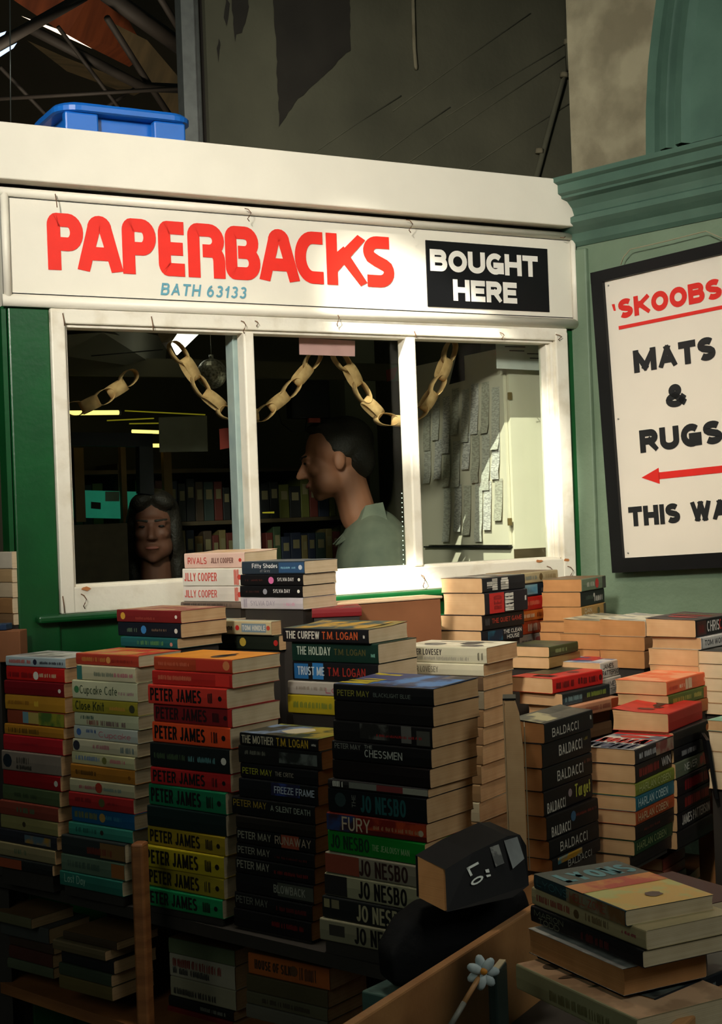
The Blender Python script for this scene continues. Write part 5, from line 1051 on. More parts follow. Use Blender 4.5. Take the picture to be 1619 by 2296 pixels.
stack('the white-spined pair right of the red thriller', 'R', 2.98, 53, 1486, [
 (1347, 1523, 'white red-titled', (206, 202, 190), [('JAMES', .06, .34, .55, .86, (60, 60, 60), .15), ('PATTERSON', .04, .52, .16, .46, (60, 60, 60), .15), ('KISS', .58, .8, .52, .86, (190, 50, 44), .14), ('THE GIRLS', .58, .96, .16, .46, (190, 50, 44), .14)], {'top': ((200, 204, 206), (110, 130, 160))}),
 (1352, 1563, 'white and charcoal', (190, 184, 172), [('JAMES', .08, .36, .5, .8, (110, 106, 100), .14), ('PATTERSON', .06, .44, .14, .42, (110, 106, 100), .14), ('~', .55, .9, .3, .7, (190, 190, 190))], {'bl': [(.5, .9, .1, .9, ((50, 60, 60), (90, 110, 110))), (.9, 1, 0, 1, (190, 60, 40))]}),
 (1352, 1598, 'black', (28, 24, 26), []), (1352, 1630, 'very dark brown', (26, 24, 26), [])],
 L=.172, Wd=.11, pg='tan', art=[(.15, .85, .3, .85, ((180, 44, 48), (60, 70, 110)), 'b')])
stack('the red thriller stack', 'R', 2.83, 48, 1521, [
 (1240, 1556, 'scarlet black-lettered', (190, 36, 32), [('~', .05, .4, .25, .7, (90, 20, 22)), ('~', .48, .58, .3, .75, (60, 20, 22)), ('~', .6, .9, .25, .7, (90, 20, 22)), ('o', .95, .95, .3, .7, (70, 20, 20))], {'top': ((196, 40, 34), (176, 34, 30))}),
 (1262, 1585, 'black green-lettered', (32, 40, 40), [('~', .05, .4, .3, .7, (120, 150, 150)), ('~', .5, .9, .3, .7, (120, 140, 60))], {'bl': [(0, .4, .05, .6, (44, 66, 74))]}),
 (1282, 1613, 'peach and brown', (196, 140, 106), [('~', .1, .8, .3, .7, (150, 90, 70))], {'bl': [(.82, 1, 0, 1, (170, 74, 40))]}),
 (1262, 1640, 'dull tan', (130, 100, 70), []), (1262, 1672, 'smoky brown', (110, 84, 60), [])],
 L=.178, Wd=.105, pg='tan', art=[(.30, 1, .45, 1, ((74, 70, 50), (50, 50, 40)), 'b'), (.1, .24, .15, .6, (80, 24, 22), 'THIRTEEN'), (.55, .7, .1, .4, (90, 24, 22), 'e')])
stack('the orange-covered stack at right', 'R', 2.72, 52, 1528, [
 (1496, 1560, 'coral orange', (216, 96, 58), [('~', .05, .25, .3, .6, (190, 60, 40)), ('~', .45, .6, .1, .9, (236, 206, 170)), ('~', .3, .42, .3, .6, (240, 200, 170)), ('o', .95, .95, .3, .7, (240, 180, 150))], {'top': ((232, 116, 76), (236, 160, 120))}),
 (1500, 1588, 'green mottled', (80, 96, 40), [('~', .1, .8, .3, .7, (160, 150, 60))], {'bl': [(.86, 1, 0, 1, (160, 80, 40))]}),
 (1502, 1618, 'copper', (150, 84, 44), [])], L=.178, Wd=.11, pg='tan')
za = stack('the red-topped back stack of the right shelf', 'R', 2.60, 56, 1600, [
 (1500, 1643, 'matt red', (168, 40, 34), [], {'top': ((196, 44, 36), (180, 40, 34)), 'lift': .006}),
 (1512, 1680, 'black gold-dotted', (28, 28, 28), [('o', .93, .93, .3, .8, (190, 110, 50))]),
 (1512, 1712, 'black white-lettered', (26, 26, 28), [('~', .2, .6, .3, .7, (150, 150, 150)), ('o', .93, .93, .3, .8, (190, 110, 50))]),
 (1516, 1748, 'grey-green', (96, 104, 84), [('NEVER', .25, .62, .3, .75, (206, 206, 190), .14), ('o', .75, .75, .2, .8, (170, 50, 44))], {'bl': [(.62, .98, .1, .9, ((150, 60, 50), (90, 90, 74)))]}),
 (1520, 1788, 'black crimson-lettered', (30, 24, 26), [('~', .2, .9, .2, .8, (140, 24, 30))]),
 (1520, 1826, 'black rust-lettered', (30, 24, 26), [('~', .2, .9, .2, .8, (150, 34, 30))]),
 (1520, 1866, 'black bold-lettered', (26, 22, 26), [('JAMES PATTERSON', .12, .96, .25, .8, (196, 190, 180), .15)]),
 (1520, 1906, 'plain brown-black', (30, 26, 26), [])],
 L=.178, Wd=.11, pg='tan', art=[(.3, .45, .3, .5, (60, 20, 20), 'e'), (.4, .7, .4, .6, (50, 20, 20), 'e'), (.15, .3, .35, .7, (90, 24, 22), 'e'), (.6, .75, .3, .7, (70, 20, 20), 'e')], lift=.006)
zb_ = stack('the front stack of rainbow spines at right', 'R', 2.46, 56, 1681, [
 (1425, 1716, 'black photo-spined', (34, 34, 38), [('~', .08, .5, .3, .7, (200, 200, 200))], {'bl': [(.5, .95, .1, .95, ((150, 130, 110), (120, 60, 56)))], 'top': ((190, 190, 180), (90, 96, 110))}),
 (1426, 1757, 'black red-lettered', (26, 22, 24), [('~', .08, .62, .25, .75, (140, 26, 28)), ('WIN', .68, .92, .3, .8, (214, 206, 196), .16)]),
 (1426, 1787, 'lime green', (120, 130, 50), [('HARLAN COBEN', .08, .86, .25, .8, (170, 176, 110), .14)]),
 (1427, 1821, 'turquoise', (34, 96, 112), [('HARLAN COBEN', .05, .8, .25, .8, (170, 196, 196), .15)]),
 (1427, 1852, 'rust orange', (160, 70, 36), [('HARLAN COBEN', .05, .8, .25, .8, (196, 160, 120), .15)]),
 (1426, 1886, 'brown-black', (34, 26, 24), [('~', .2, .6, .4, .6, (90, 40, 30))]),
 (1424, 1920, 'dark green', (34, 60, 36), [('HARLAN COBEN', .05, .8, .3, .8, (120, 130, 84), .14)]),
 (1414, 1950, 'dull black', (34, 28, 26), [])],
 L=.178, Wd=.11, pg='tan', art=[(.05, .3, .1, .95, (60, 70, 96), 'HARLAN'), (.34, .6, .1, .95, (190, 44, 44), 'MYRON'), (.85, 1, 0, 1, (196, 50, 46), 'b'), (.64, .8, .2, .85, (180, 44, 44), 'e')])
bd = lambda x1=.7: [('BALDACCI', .14, x1, .22, .66, (196, 190, 176), .15), ('~', .93, .96, .5, .75, WH)]
zc2 = stack('the all-black stack beside the tall cream book', 'R', 2.32, 54, 1622, [
 (1222, 1668, 'black top white-lettered', (22, 22, 26), bd(.68), {'top': ((70, 66, 54), (40, 38, 34)), 'lift': .006}),
 (1217, 1724, 'black second-title', (24, 23, 26), [('BALDACCI', .32, .8, .3, .74, (196, 190, 176), .15), ('~', .82, .92, .6, .75, (140, 120, 40))]),
 (1217, 1776, 'black faint-subtitled', (22, 22, 24), [('BALDACCI', .28, .8, .24, .7, (190, 184, 170), .15), ('~', .82, .98, .6, .8, (90, 40, 30))]),
 (1221, 1832, 'black yellow-titled', (24, 21, 24), [('BALDACCI', .05, .42, .08, .5, (190, 184, 170), .15), ('Target', .62, .95, .3, .85, (170, 170, 60), .15), ('o', .52, .52, .4, .75, (150, 130, 130))]),
 (1227, 1886, 'black blue-specked', (24, 22, 24), [('BALDACCI', .08, .44, .08, .5, (190, 184, 170), .15), ('~', .55, .95, .55, .7, (110, 34, 30)), ('o', .5, .5, .4, .85, (50, 90, 120))]),
 (1233, 1928, 'black mid-lettered', (22, 22, 24), [('BALDACCI', .2, .75, .2, .72, (176, 170, 156), .15)]),
 (1240, 1960, 'black light-streaked', (24, 24, 26), [('BALDACCI', .3, .8, .0, .5, (150, 146, 134), .15)], {'bl': [(.1, .6, .82, .96, ((90, 150, 160), (200, 150, 50)))]})],
 L=.178, Wd=.062, pg='brown', art=[(.0, .45, .1, .9, ((160, 150, 110), (60, 56, 46)), 'b')])
# ---- foreground pile at bottom right
PILE = 'the foreground pile at bottom right'
def pile(kind, Y, deg, u, vt, vb, cn, rgb, texts, o, L=.198, Wd=.129, pg='grey', art=(), top=None, i=0, label=None, tilt=None):
    pb = at(u, vb, Y); T = at(u, vt, Y).z - pb.z; a = math.radians(deg); rz = -a if kind == 'L' else a; d = Vector((math.cos(rz), math.sin(rz), 0)); org = pb - (d * L if kind == 'L' else Vector((0, 0, 0)))
    if tilt and kind == 'L':
        # pivot about the near corner
        R3 = Matrix.Rotation(rz, 3, 'Z') @ Matrix.Rotation(tilt[1], 3, 'Y') @ Matrix.Rotation(tilt[0], 3, 'X'); org = pb - R3 @ Vector((L, 0, 0))
    r = make_book(org.x, org.y, org.z, rz, L, Wd, T, rgb, top or rgb, texts, pg, art=art, blocks=o.get('bl', ()), lift=o.get('lift', 0), tilt=tilt)
    tag(r, label, 'book', 'paperbacks in %s' % PILE); return r
pile('L', 1.66, 65, 1403, 2042, 2078, 'sunset', (40, 60, 66), [('LYONS', .04, .4, .3, .8, (60, 110, 116), .1), ('HELL ZONE', .42, .8, .25, .8, (150, 70, 56), .12)], {'bl': [(.38, 1, 0, 1, ((120, 84, 50), (130, 124, 100)))]}, top=((220, 176, 90), (196, 190, 110)), L=.20,
     art=[(0, .36, 0, 1, ((50, 60, 56), (40, 44, 40)), 'b'), (.1, .3, .1, .95, (60, 130, 140), 'LYONS'), (.36, .56, 0, 1, ((190, 60, 40), (210, 130, 60)), 'b'), (.74, .86, .45, .65, (80, 50, 40), 'e')], label='sunset-covered paperback crowning the foreground pile at bottom right')
pile('L', 1.64, 63, 1450, 2087, 2131, 'cream', (176, 160, 120), [('~', .05, .35, .3, .7, (150, 70, 60)), ('~', .5, .72, .3, .7, (120, 100, 70)), ('~', .8, .92, .4, .6, (150, 50, 70)), ('o', .42, .42, .2, .7, (90, 70, 40))], {}, label='cream-spined paperback just beneath the sunset-covered one at bottom right', L=.235, Wd=.13)
pile('L', 1.64, 63, 1442, 2132, 2172, 'black', (26, 26, 28), [('MARION', .04, .32, .5, .86, (120, 124, 100), .12), ('TODD', .08, .28, .08, .44, (120, 124, 100), .12), ('~', .48, .72, .2, .7, (90, 26, 30))], {}, label='black paperback beneath the cream spine in the foreground pile', L=.23)
def pile_flip(Y, deg, u, vt, vb, L, Wd, pg, top, label):
    pb = at(u, vb, Y); T = at(u, vt, Y).z - pb.z; a = math.radians(deg); n_ = Vector((math.sin(a), math.cos(a), 0)); org = pb + n_ * Wd
    r = make_book(org.x, org.y, org.z, -a + math.pi, L, Wd, T, (30, 28, 30), top, (), pg)
    tag(r, label, 'book', 'paperbacks in %s' % PILE); return r
pile_flip(1.66, 63, 1399, 2173, 2234, .198, .125, 'brown', ((200, 198, 190), (160, 160, 156)), 'thick brown fore-edged book with whitish cover under the black paperback')
pile_flip(1.67, 63, 1400, 2235, 2284, .18, .12, 'brown', (60, 50, 40), 'second brown fore-edged book down the foreground pile, dark covered')
pile('L', 1.60, 62, 1430, 2286, 2350, 'peach', (150, 146, 110), [('~', .3, .8, .2, .6, (110, 106, 70))], {}, label='peach-covered book sticking out under the brown edges at bottom right', L=.24, Wd=.15, top=((206, 166, 130), (176, 140, 108)), art=[(.1, .2, .1, .3, (90, 70, 50), 'e'), (.3, .36, .05, .4, (90, 70, 50), 'e'), (.5, .54, .1, .5, (90, 80, 50), 'e')])
pile('L', 1.76, 60, 1490, 2050, 2080, 'wine', (70, 34, 36), [], {}, label='wine-spined paperback peeping out right of the sunset-covered one', L=.15, Wd=.15, pg='cream')
# ---- dim stacks on the lower shelf
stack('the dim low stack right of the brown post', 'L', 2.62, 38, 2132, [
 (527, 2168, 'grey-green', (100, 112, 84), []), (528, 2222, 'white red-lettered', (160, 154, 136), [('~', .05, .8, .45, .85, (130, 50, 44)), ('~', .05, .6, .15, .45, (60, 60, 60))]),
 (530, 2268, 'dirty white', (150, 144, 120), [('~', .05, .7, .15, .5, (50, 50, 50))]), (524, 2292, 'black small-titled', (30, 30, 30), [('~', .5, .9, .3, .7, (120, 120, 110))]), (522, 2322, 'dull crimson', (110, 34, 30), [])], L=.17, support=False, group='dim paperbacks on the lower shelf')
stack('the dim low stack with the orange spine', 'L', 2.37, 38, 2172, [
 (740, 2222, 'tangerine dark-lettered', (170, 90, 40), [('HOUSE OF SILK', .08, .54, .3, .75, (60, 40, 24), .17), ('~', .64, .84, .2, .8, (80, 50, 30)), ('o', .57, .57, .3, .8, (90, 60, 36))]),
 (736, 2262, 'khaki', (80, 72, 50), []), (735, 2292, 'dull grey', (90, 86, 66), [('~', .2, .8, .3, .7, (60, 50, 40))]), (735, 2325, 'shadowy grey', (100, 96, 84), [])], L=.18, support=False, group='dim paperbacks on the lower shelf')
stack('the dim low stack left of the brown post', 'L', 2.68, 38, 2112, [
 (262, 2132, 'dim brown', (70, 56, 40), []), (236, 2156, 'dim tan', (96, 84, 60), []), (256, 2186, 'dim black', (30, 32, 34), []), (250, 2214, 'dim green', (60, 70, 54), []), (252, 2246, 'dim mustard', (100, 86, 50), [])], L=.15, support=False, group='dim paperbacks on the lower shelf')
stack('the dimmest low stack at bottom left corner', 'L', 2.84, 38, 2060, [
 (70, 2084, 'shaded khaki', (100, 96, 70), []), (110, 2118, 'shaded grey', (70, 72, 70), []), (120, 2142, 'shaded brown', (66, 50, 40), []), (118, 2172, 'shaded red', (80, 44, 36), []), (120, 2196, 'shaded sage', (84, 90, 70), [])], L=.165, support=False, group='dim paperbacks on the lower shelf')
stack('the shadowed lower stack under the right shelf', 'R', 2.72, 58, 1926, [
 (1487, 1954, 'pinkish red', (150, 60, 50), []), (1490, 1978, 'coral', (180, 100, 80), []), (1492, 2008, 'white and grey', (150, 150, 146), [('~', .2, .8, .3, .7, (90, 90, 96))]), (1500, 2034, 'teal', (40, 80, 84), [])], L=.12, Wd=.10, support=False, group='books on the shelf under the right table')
# ================================================================== FURNITURE UNDER THE BOOKS
DZ = .788; RZ = .862
def slab(name, pts, z0, z1, mt, parent=None):
    b = MB(); n = len(pts); b.add([Vector((x, y, z1)) for x, y in pts] + [Vector((x, y, z0)) for x, y in pts], [tuple(range(n)), tuple(range(2 * n - 1, n - 1, -1))] + [(i, (i + 1) % n, n + (i + 1) % n, n + i) for i in range(n)], mt)
    return b.build(name, parent)
bc = empty('display_bookcase', (0, 0, 0), 0, 'brown wooden bookcase carrying the left and centre stacks', 'bookcase')
c5 = at(941, 2150, 2.2); rowd = Vector((-math.cos(math.radians(42)), math.sin(math.radians(42)), 0)); dn = Vector((math.sin(math.radians(42)), math.cos(math.radians(42)), 0))
F0 = Vector((c5.x, c5.y, 0)) + dn * -.004 - rowd * .015
def rw(t, d): p = F0 + rowd * t + dn * d; return (p.x, p.y)
mid = [(.185, 2.21), (.20, 2.40), (.27, 2.58), (.33, 2.86), (.43, 3.2)]
left_pts = [rw(0, 0), rw(1.15, 0), (-.86, 3.02 - .12), (-.80, 2.93)] 
deck = [rw(0, 0), rw(1.10, -.02), (-.80, 2.93), (-.62, 3.02), (-.30, 3.2), (.0, 3.36), (.40, 3.55), (.43, 3.2), (.33, 2.86), (.27, 2.58), (.20, 2.40), (.185, 2.21)]
slab('top_shelf', [(p[0], p[1]) for p in deck], DZ - .022, DZ, m_dark, bc)
pl0 = at_z(-60, 2182, .567); pl1 = at_z(330, 2305, .567)
lowd = [(pl1.x + .5, pl1.y - .46), (pl0.x, pl0.y), (pl0.x + .2, pl0.y + .25), (pl1.x + .7, pl1.y - .16)]
slab('lower_shelf', lowd, .545, .567, m_wood, bc)
slab('back_board', [(rw(0.0, .20)), (rw(1.05, .20)), (rw(1.05, .215)), (rw(0.0, .215))], 0, DZ - .022, m_dark, bc)
ptop = at(303, 1893, 2.50); a38 = math.radians(-40)
b = MB(); b.bbox(-.014, .009, 0, .03, 0, ptop.z, m_wood, .004); b.build('side_post', bc, loc=(ptop.x + .004, ptop.y, 0), rotz=math.radians(-14))
# tier blocks hold up the rear stacks
tb = bc
rt_ = empty('display_table', (0, 0, 0), 0, 'brown wooden table with a lower shelf carrying the right hand stacks', 'table')
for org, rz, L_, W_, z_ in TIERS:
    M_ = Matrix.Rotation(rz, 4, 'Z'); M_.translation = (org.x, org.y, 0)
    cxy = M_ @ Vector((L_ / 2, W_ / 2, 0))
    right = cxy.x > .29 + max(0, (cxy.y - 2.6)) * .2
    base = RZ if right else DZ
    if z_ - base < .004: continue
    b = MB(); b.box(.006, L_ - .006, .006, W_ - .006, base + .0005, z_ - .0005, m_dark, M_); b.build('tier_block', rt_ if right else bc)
# brown box between the window stacks
bx = at(988, 1342, 3.08); q0 = on_plane(752, 1372, bx, FN)
cb2 = empty('cardboard_box', (bx.x, bx.y, 0), TH, 'brown cardboard box in front of the window between two stacks', 'box')
m_card = mat('brown_cardboard', (142, 90, 54), rough=.85, rgb2=(124, 76, 44), scale=7)
b = MB(); lw = -.27; b.bbox(lw, 0, 0, .07, 1.22, bx.z, m_card, .002); b.build('carton', cb2)
b = MB(); b.bbox(lw - .004, .004, -.003, .075, bx.z + .0005, bx.z + .006, mat('lit_top_board', (232, 200, 160), rough=.8), .002); b.build('lit_top', cb2)  # lit top of the box put into a pale board colour
b = MB(); b.box(lw + .01, -.01, .005, .066, DZ + .001, 1.2195, m_card); b.build('carton', cb2)
rb = at(700, 1386, 2.86); r_ = make_book(rb.x, rb.y, rb.z, math.radians(4), .1, .11, .018, (130, 30, 34), ((150, 30, 36), (90, 20, 26)), (), 'tan'); tag(r_, 'dark red paperback lying before the brown cardboard box', 'book')
b = MB(); b.box(.004, .096, .004, .10, DZ + .001, rb.z - .001, m_dark); o = b.build('tier_block', tb, loc=(rb.x, rb.y, 0), rotz=math.radians(4))
# right table
e1 = at_z(1405, 1956, RZ - .01); e2 = at_z(1590, 1826, RZ - .01); ed = (e2 - e1).normalized()
e3 = e2 + ed * .25
poly = [(.205, 2.40), (.213, 2.30), (.29, 2.235), (e1.x - .02, e1.y - .012), (e2.x, e2.y), (.93, 2.60), (.98, 3.05), (.64, 3.66), (.42, 3.54), (.445, 3.2), (.345, 2.86), (.285, 2.58)]
slab('table_top', poly, RZ - .022, RZ, m_wood, rt_)
slab('lower_shelf', [(e1.x + .03, e1.y + .02), (e2.x, e2.y), (e2.x - .15, e2.y + .12), (e1.x - .12, e1.y + .14)], .745, .765, m_wood, rt_)
p_ = at(1598, 1745, 2.80); b = MB(); b.bbox(-.012, .012, -.01, .03, 0, p_.z, m_wood2, .003); b.build('corner_post', rt_, loc=(p_.x, p_.y, 0), rotz=math.radians(56))
for lx, ly in ((.32, 2.32), (.9, 2.66), (.6, 3.5)): b = MB(); b.box(lx, lx + .04, ly, ly + .04, 0, RZ - .022, m_dark); b.build('leg', rt_)
# lip board under the all-black stack
l0 = at_z(1146, 1999, .898); l1 = at_z(1236, 1951, .898); ld = (l1 - l0).normalized(); lp = Vector((ld.y, -ld.x, 0)) * -1
b = MB(); aa = math.atan2(ld.y, ld.x); b.bbox(0, (l1 - l0).length + .02, .0, .02, RZ - .05, .898, m_wood2, .003)
tag(b.build('wooden_board', loc=(l0.x, l0.y, 0), rotz=aa), 'short pale board edge under the foot of the all-black stack', 'board')
# long crate side slanting across the foreground
k0 = at_z(1222, 2020, .905); k1 = at_z(740, 2330, .905); kd = (k0 - k1); kl = kd.length; aa = math.atan2(kd.y, kd.x)
cr = empty('wooden_crate', (k1.x, k1.y, 0), aa, 'long wooden crate whose side slants across the foreground', 'crate')
b = MB(); b.bbox(0, kl, 0, .014, .76, .905, m_wood2, .003); b.build('long_side', cr)
b = MB(); b.bbox(0, kl, -.30, 0, .755, .765, m_dark, .002); b.build('crate_base', cr)
b = MB(); b.box(.0, kl, .014, .10, .66, .755, m_dark); b.build('inner_ledge', cr)
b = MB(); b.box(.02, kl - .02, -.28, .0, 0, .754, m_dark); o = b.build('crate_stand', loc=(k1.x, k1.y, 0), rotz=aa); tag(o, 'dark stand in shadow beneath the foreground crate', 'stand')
# tall cream upright page block
tc_ = at(1165, 1950, 2.22); th_ = at(1165, 1568, 2.22).z - tc_.z
ub = empty('upright_book', tc_, math.radians(-6), 'tall cream page edge of an upright book left of the all-black stack', 'book')
b = MB(); N = 10; vs = []
for k in range(N + 1):
    t_ = k / N; w0 = -.013 - .001 * math.sin(t_ * 3); w1 = .011 + (.002 if t_ < .8 else -.010 * ((t_ - .8) / .2) ** 2)
    for x_, y_ in ((w0, 0), (w1, 0), (w1, .05), (w0, .05)): vs.append(Vector((x_, y_, th_ * t_ * .995)))
F = [(k * 4 + i, k * 4 + (i + 1) % 4, k * 4 + 4 + (i + 1) % 4, k * 4 + 4 + i) for k in range(N) for i in range(4)] + [(3, 2, 1, 0), tuple(N * 4 + i for i in range(4))]
b.add(vs, F, pages('tan')); b.build('page_block', ub)
b = MB(); b.bbox(-.0165, -.0145, -.0005, .052, 0, th_, cover((190, 160, 120)), .0005); b.bbox(.0150, .0165, -.002, .052, 0, th_ * .84, cover((150, 136, 110)), .0005); b.box(-.0165, .004, -.001, .05, th_ * .996, th_ + .002, m_black); b.build('cover', ub)
m_ink = mat('matt_black_cover', (9, 9, 11), rough=.6, spec=.2, var=.3)
# leaning black book with LO on its cover
lb = empty('leaning_book', (0, 0, 0), 0, 'black book leaning on the central stack with pale letters on its cover', 'book')
fr = [at(u, v, Y) for u, v, Y in ((998, 1950, 2.02), (1060, 1912, 2.05), (1140, 1874, 2.09), (1166, 1872, 2.10), (1180, 1896, 2.10), (1186, 1985, 2.07), (1150, 2012, 2.04), (1002, 2045, 1.99))]
wv = Vector((-.040, .050, .010)); n = len(fr); b = MB()
b.add(fr, [tuple(range(n))], m_ink); b.add([p + wv for p in fr], [tuple(range(n))], m_ink)
b.add(fr + [p + wv for p in fr], [(i, i + 1, n + i + 1, n + i) for i in range(n - 1)], m_ink)
nn = (fr[2] - fr[0]).cross(fr[6] - fr[0]).normalized(); nn = nn if nn.y < 0 else -nn
pc, _n = fr[0], nn
def lf(u, v, off=.0012): return on_plane(u, v, pc + nn * off, nn)
def lq(pts, mt, off=.0012): b.add([lf(u, v, off) for u, v in pts], [tuple(range(len(pts)))], mt)
PALE = ink((190, 196, 190))
lq([(1046, 1946), (1072, 1932), (1074, 1937), (1048, 1951)], PALE); lq([(1046, 1946), (1051, 1944), (1060, 1962), (1055, 1965)], PALE)
ring = [(1070 + 14 * math.cos(k * .524) + 0, 1974 + 8 * math.sin(k * .524) - 7 * math.cos(k * .524)) for k in range(12)]; rin = [(1070 + 9 * math.cos(k * .524), 1974 + 4 * math.sin(k * .524) - 4.5 * math.cos(k * .524)) for k in range(12)]
b.add([lf(*p) for p in ring] + [lf(*p) for p in rin], [(i, (i + 1) % 12, 12 + (i + 1) % 12, 12 + i) for i in range(12)], PALE)
lq([(1088, 1950), (1096, 1948), (1098, 1956), (1090, 1957)], PALE); lq([(1090, 1962), (1100, 1960), (1101, 1964), (1092, 1967)], PALE)
lq([(1098, 1900), (1118, 1893), (1131, 1935), (1112, 1944)], mat('grey_photo_print', (110, 112, 108), rough=.6, rgb2=(60, 62, 60), scale=60, ramp=(.45, .55)))
lq([(1130, 1885), (1160, 1876), (1176, 1925), (1150, 1948)], mat('painted_sheen', (90, 98, 96), rough=.35, rgb2=(30, 34, 34), scale=12))  # reflection on the rounded corner painted as a grey patch
o = b.build('cover', lb)
b = MB(); c4 = [fr[0] + Vector((.001, 0, 0)) + wv * .08, fr[0] + wv * .92, fr[-1] + wv * .92, fr[-1] + wv * .08]
b.add(c4 + [p + Vector((.02, .008, 0)) for p in c4], [(0, 1, 2, 3), (7, 6, 5, 4), (0, 4, 5, 1), (1, 5, 6, 2), (2, 6, 7, 3), (3, 7, 4, 0)], pages('brown')); b.build('page_block', lb)
# black slab added to fill the dark area behind the crate side
fr = [at(u, v, Y) for u, v, Y in ((962, 2036, 2.06), (1060, 2022, 2.10), (1180, 1992, 2.14), (1196, 2040, 2.14), (1100, 2130, 2.10), (960, 2225, 2.02), (884, 2215, 1.98), (878, 2140, 1.98), (912, 2075, 2.02))]
bm = bmesh.new(); n = len(fr); wv = Vector((-.022, .045, .004))
va = [bm.verts.new(p) for p in fr]; vb_ = [bm.verts.new(p + wv) for p in fr]
bm.faces.new(va); bm.faces.new(vb_[::-1])
for i in range(n): bm.faces.new((va[i], va[(i + 1) % n], vb_[(i + 1) % n], vb_[i]))
bmesh.ops.bevel(bm, geom=bm.edges[:], offset=.010, segments=3, affect='EDGES', profile=0.5)
b = MB(); b.bm(bm, mat('matt_black_fill', (9, 10, 12), rough=.85, bump=.5, bscale=30, spec=.2), None, True)
tag(b.build('dark_fill_slab'), 'black rounded slab filling the dark area between central stack and crate side', 'dark filler')
# flower topped stick and the dark books beside it
fl_ = empty('flower_stick', at(1010, 2300, 1.60), 0, 'thin brown stick topped with a crumpled white flower with orange centre', 'flower stick')
o0 = at(1010, 2300, 1.60); tp = at(1082, 2178, 1.64) - o0
b = MB(); b.tube([Vector((0, 0, 0)), tp * .42], .0032, mat('silver_tape', (120, 118, 108), rough=.5), 8); b.build('lower_stem', fl_)
b = MB(); b.tube([tp * .40, tp * .95], .003, m_wood2, 8); b.build('stem', fl_)
m_petal = mat('white_petal', (206, 214, 214), rough=.6, rgb2=(150, 166, 170), scale=60)
for k in range(7):
    an = k * 6.283 / 7; bm = bmesh.new(); bmesh.ops.create_icosphere(bm, subdivisions=2, radius=1)
    M_ = Matrix.Translation(tp + Vector((math.cos(an) * .010, -.002 - .003 * (k % 2), math.sin(an) * .011))) @ Matrix.Rotation(-an, 4, 'Y') @ Matrix.Diagonal((.010, .0035, .006, 1)); b = MB(); b.bm(bm, m_petal, M_, True); b.build('petal', fl_)
bm = bmesh.new(); bmesh.ops.create_icosphere(bm, subdivisions=2, radius=.0045); b = MB(); b.bm(bm, mat('orange_centre', (206, 130, 30), rough=.6), Matrix.Translation(tp + Vector((.001, -.006, .002))), True); b.build('flower_centre', fl_)
def upright(u, v, Y, h, w, t, rz, rgb, label):
    p = at(u, v, Y); e = empty('upright_book', (p.x, p.y, p.z - h), rz, label, 'book')
    b = MB(); b.bbox(0, t, 0, w, 0, h, cover(rgb), .003); b.build('cover', e)
    b = MB(); b.box(.002, t - .002, .003, w + .001, .001, h + .0012, pages('grey')); b.build('page_block', e); return e
upright(1092, 2182, 1.68, .125, .05, .012, math.radians(-20), (34, 46, 42), 'dark green book standing upright behind the white flower')
p = at(812, 2222, 2.02); r_ = make_book(p.x, p.y, p.z - .03, math.radians(-38), .11, .10, .03, (70, 96, 88), ((90, 116, 108), (60, 80, 76)), (), 'tan'); tag(r_, 'dim sea green book low beside the crate side', 'book')
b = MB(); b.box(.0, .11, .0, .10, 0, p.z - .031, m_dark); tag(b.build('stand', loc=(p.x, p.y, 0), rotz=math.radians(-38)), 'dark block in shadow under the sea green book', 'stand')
# dark books at the bottom right corner
for (u, v, Y, dg, T, L_, W_, sp, tp_, lab, tx) in (
  (1470, 2240, 1.66, 42, .030, .20, .12, (26, 30, 34), ((90, 96, 90), (40, 44, 44)), 'black book with pale patch slanting up at the bottom right corner', [('~', .3, .6, .3, .7, (120, 130, 130))]),
  (1500, 2205, 1.76, 42, .028, .19, .12, (34, 44, 50), ((60, 70, 66), (40, 44, 44)), 'slate book behind the black slanting one at bottom right', [('~', .2, .8, .3, .7, (110, 130, 136))])):
    p = at(u, v, Y); r_ = make_book(p.x, p.y, p.z - T, math.radians(dg), L_, W_, T, sp, tp_, tx, 'brown'); tag(r_, lab, 'book', 'paperbacks in %s' % PILE)
p0 = at(1500, 2330, 1.56); p1 = at(1660, 2180, 1.80); d_ = p1 - p0; b = MB(); b.bbox(0, d_.length, 0, .016, -.03, 0, m_wood2, .003)
o = b.build('wooden_rail', loc=p0); o.rotation_euler = (0, -math.asin(d_.z / d_.length), math.atan2(d_.y, d_.x)); tag(o, 'pale wooden rail edge cutting the bottom right corner', 'rail')
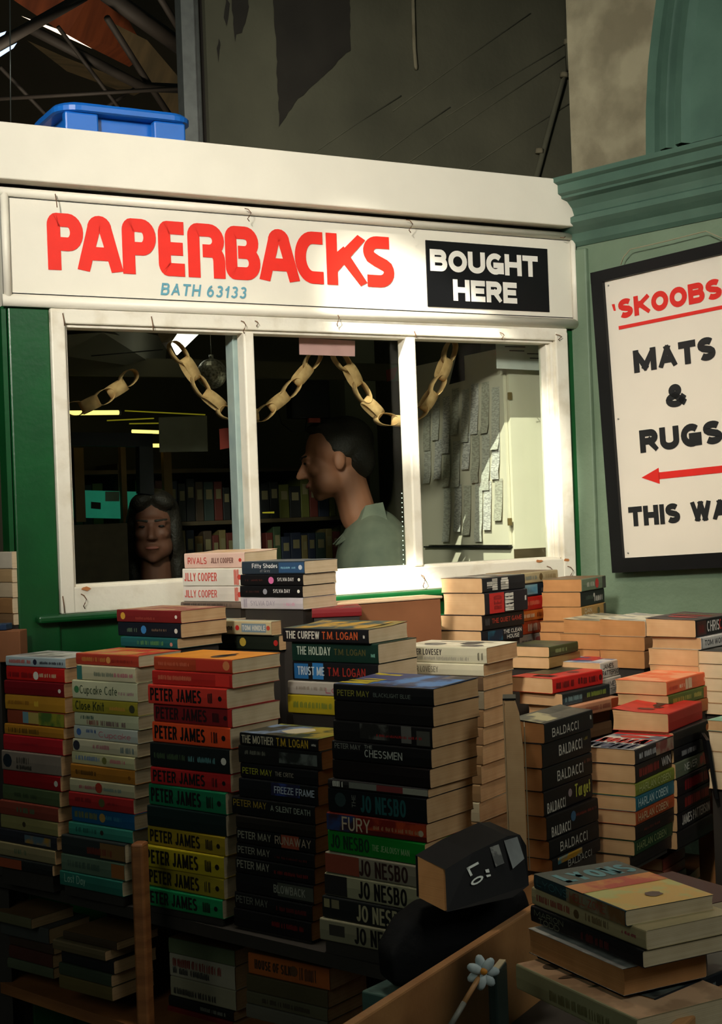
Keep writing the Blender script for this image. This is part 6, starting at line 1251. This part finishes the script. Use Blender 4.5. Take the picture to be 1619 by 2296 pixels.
# dark leaning folder at the right margin
p0 = at(1584, 1660, 2.62); p1 = at(1604, 1792, 2.62); b = MB(); dx = p1.x - p0.x
b.add([Vector((0, 0, 0)), Vector((.006, 0, 0)), Vector((dx + .006, 0, p1.z - p0.z)), Vector((dx, 0, p1.z - p0.z)), Vector((.012, .09, 0)), Vector((.018, .09, 0)), Vector((dx + .018, .09, p1.z - p0.z)), Vector((dx + .012, .09, p1.z - p0.z))], [(0, 1, 2, 3), (7, 6, 5, 4), (0, 4, 5, 1), (1, 5, 6, 2), (2, 6, 7, 3), (3, 7, 4, 0)], m_black)
tag(b.build('thin_folder', loc=p0), 'thin black folder leaning beside the page-edge stack at right', 'folder')
p = at(1664, 1645, 2.60); r_ = make_book(p.x, p.y, p.z + .0006, math.radians(48), .16, .07, .02, (150, 190, 170), ((170, 206, 186), (110, 160, 140)), (), 'tan'); tag(r_, 'mint green covered paperback at the right margin', 'book')
stack('the tan page-edge pile under the mint green cover', 'R', 2.60, 48, 1645, [(1668, 1690, 'tan-edged', (190, 150, 110), []), (1668, 1735, 'brown-edged', (190, 150, 110), []), (1668, 1776, 'dun-edged', (190, 150, 110), [])], L=.16, Wd=.07, pg='cream', support=False)
p = at(1668, 1776, 2.60); b = MB(); b.box(.004, .15, .004, .066, 0, p.z - .001, m_dark); tag(b.build('stand', loc=(p.x, p.y, 0), rotz=math.radians(48)), 'dark stand at right margin carrying the tan page-edge pile', 'stand')
# far left: box and page stacks behind the green pillar
stack('the far stall pile left of the green pillar', 'L', 2.98, 38, 1236, [
 (27, 1275, 'white-covered', (190, 180, 160), []), (27, 1306, 'tan-edged', (170, 140, 100), []), (28, 1340, 'cream-edged', (190, 170, 140), []), (28, 1376, 'brown-edged', (150, 110, 70), []), (30, 1402, 'mottled', (130, 100, 70), [])], L=.16, Wd=.02, pg='cream', support=False)
p = at(52, 1482, 2.935); h_ = at(52, 1412, 2.935).z - p.z
cbx = empty('cardboard_box', (p.x - .16, p.y, p.z), math.radians(-6), 'small brown cardboard box at the left edge below the green ledge', 'box')
b = MB(); b.bbox(0, .16, 0, .045, 0, h_, m_card, .002); b.build('carton', cbx)
b = MB(); b.bbox(.0, .13, .004, .042, h_ + .001, h_ + .014, cover((70, 96, 110), (40, 60, 90)), .002); o = b.build('thin_book', loc=(p.x - .16, p.y, p.z), rotz=math.radians(-6)); tag(o, 'thin blue-covered book on the small cardboard box at left', 'book')
b = MB(); b.box(.004, .115, .004, .042, 0, p.z - .001, m_dark); tag(b.build('stand', loc=(p.x - .16, p.y, 0), rotz=math.radians(-6)), 'dark stand at the left edge carrying the small cardboard box', 'stand')
p = at(28, 1402, 2.98); b = MB(); b.box(-.16, 0, 0, .018, 0, p.z - .001, m_dark); tag(b.build('stand', loc=(p.x - .0, p.y, 0), rotz=math.radians(-38)), 'dark stand behind the green pillar carrying the far pile', 'stand')
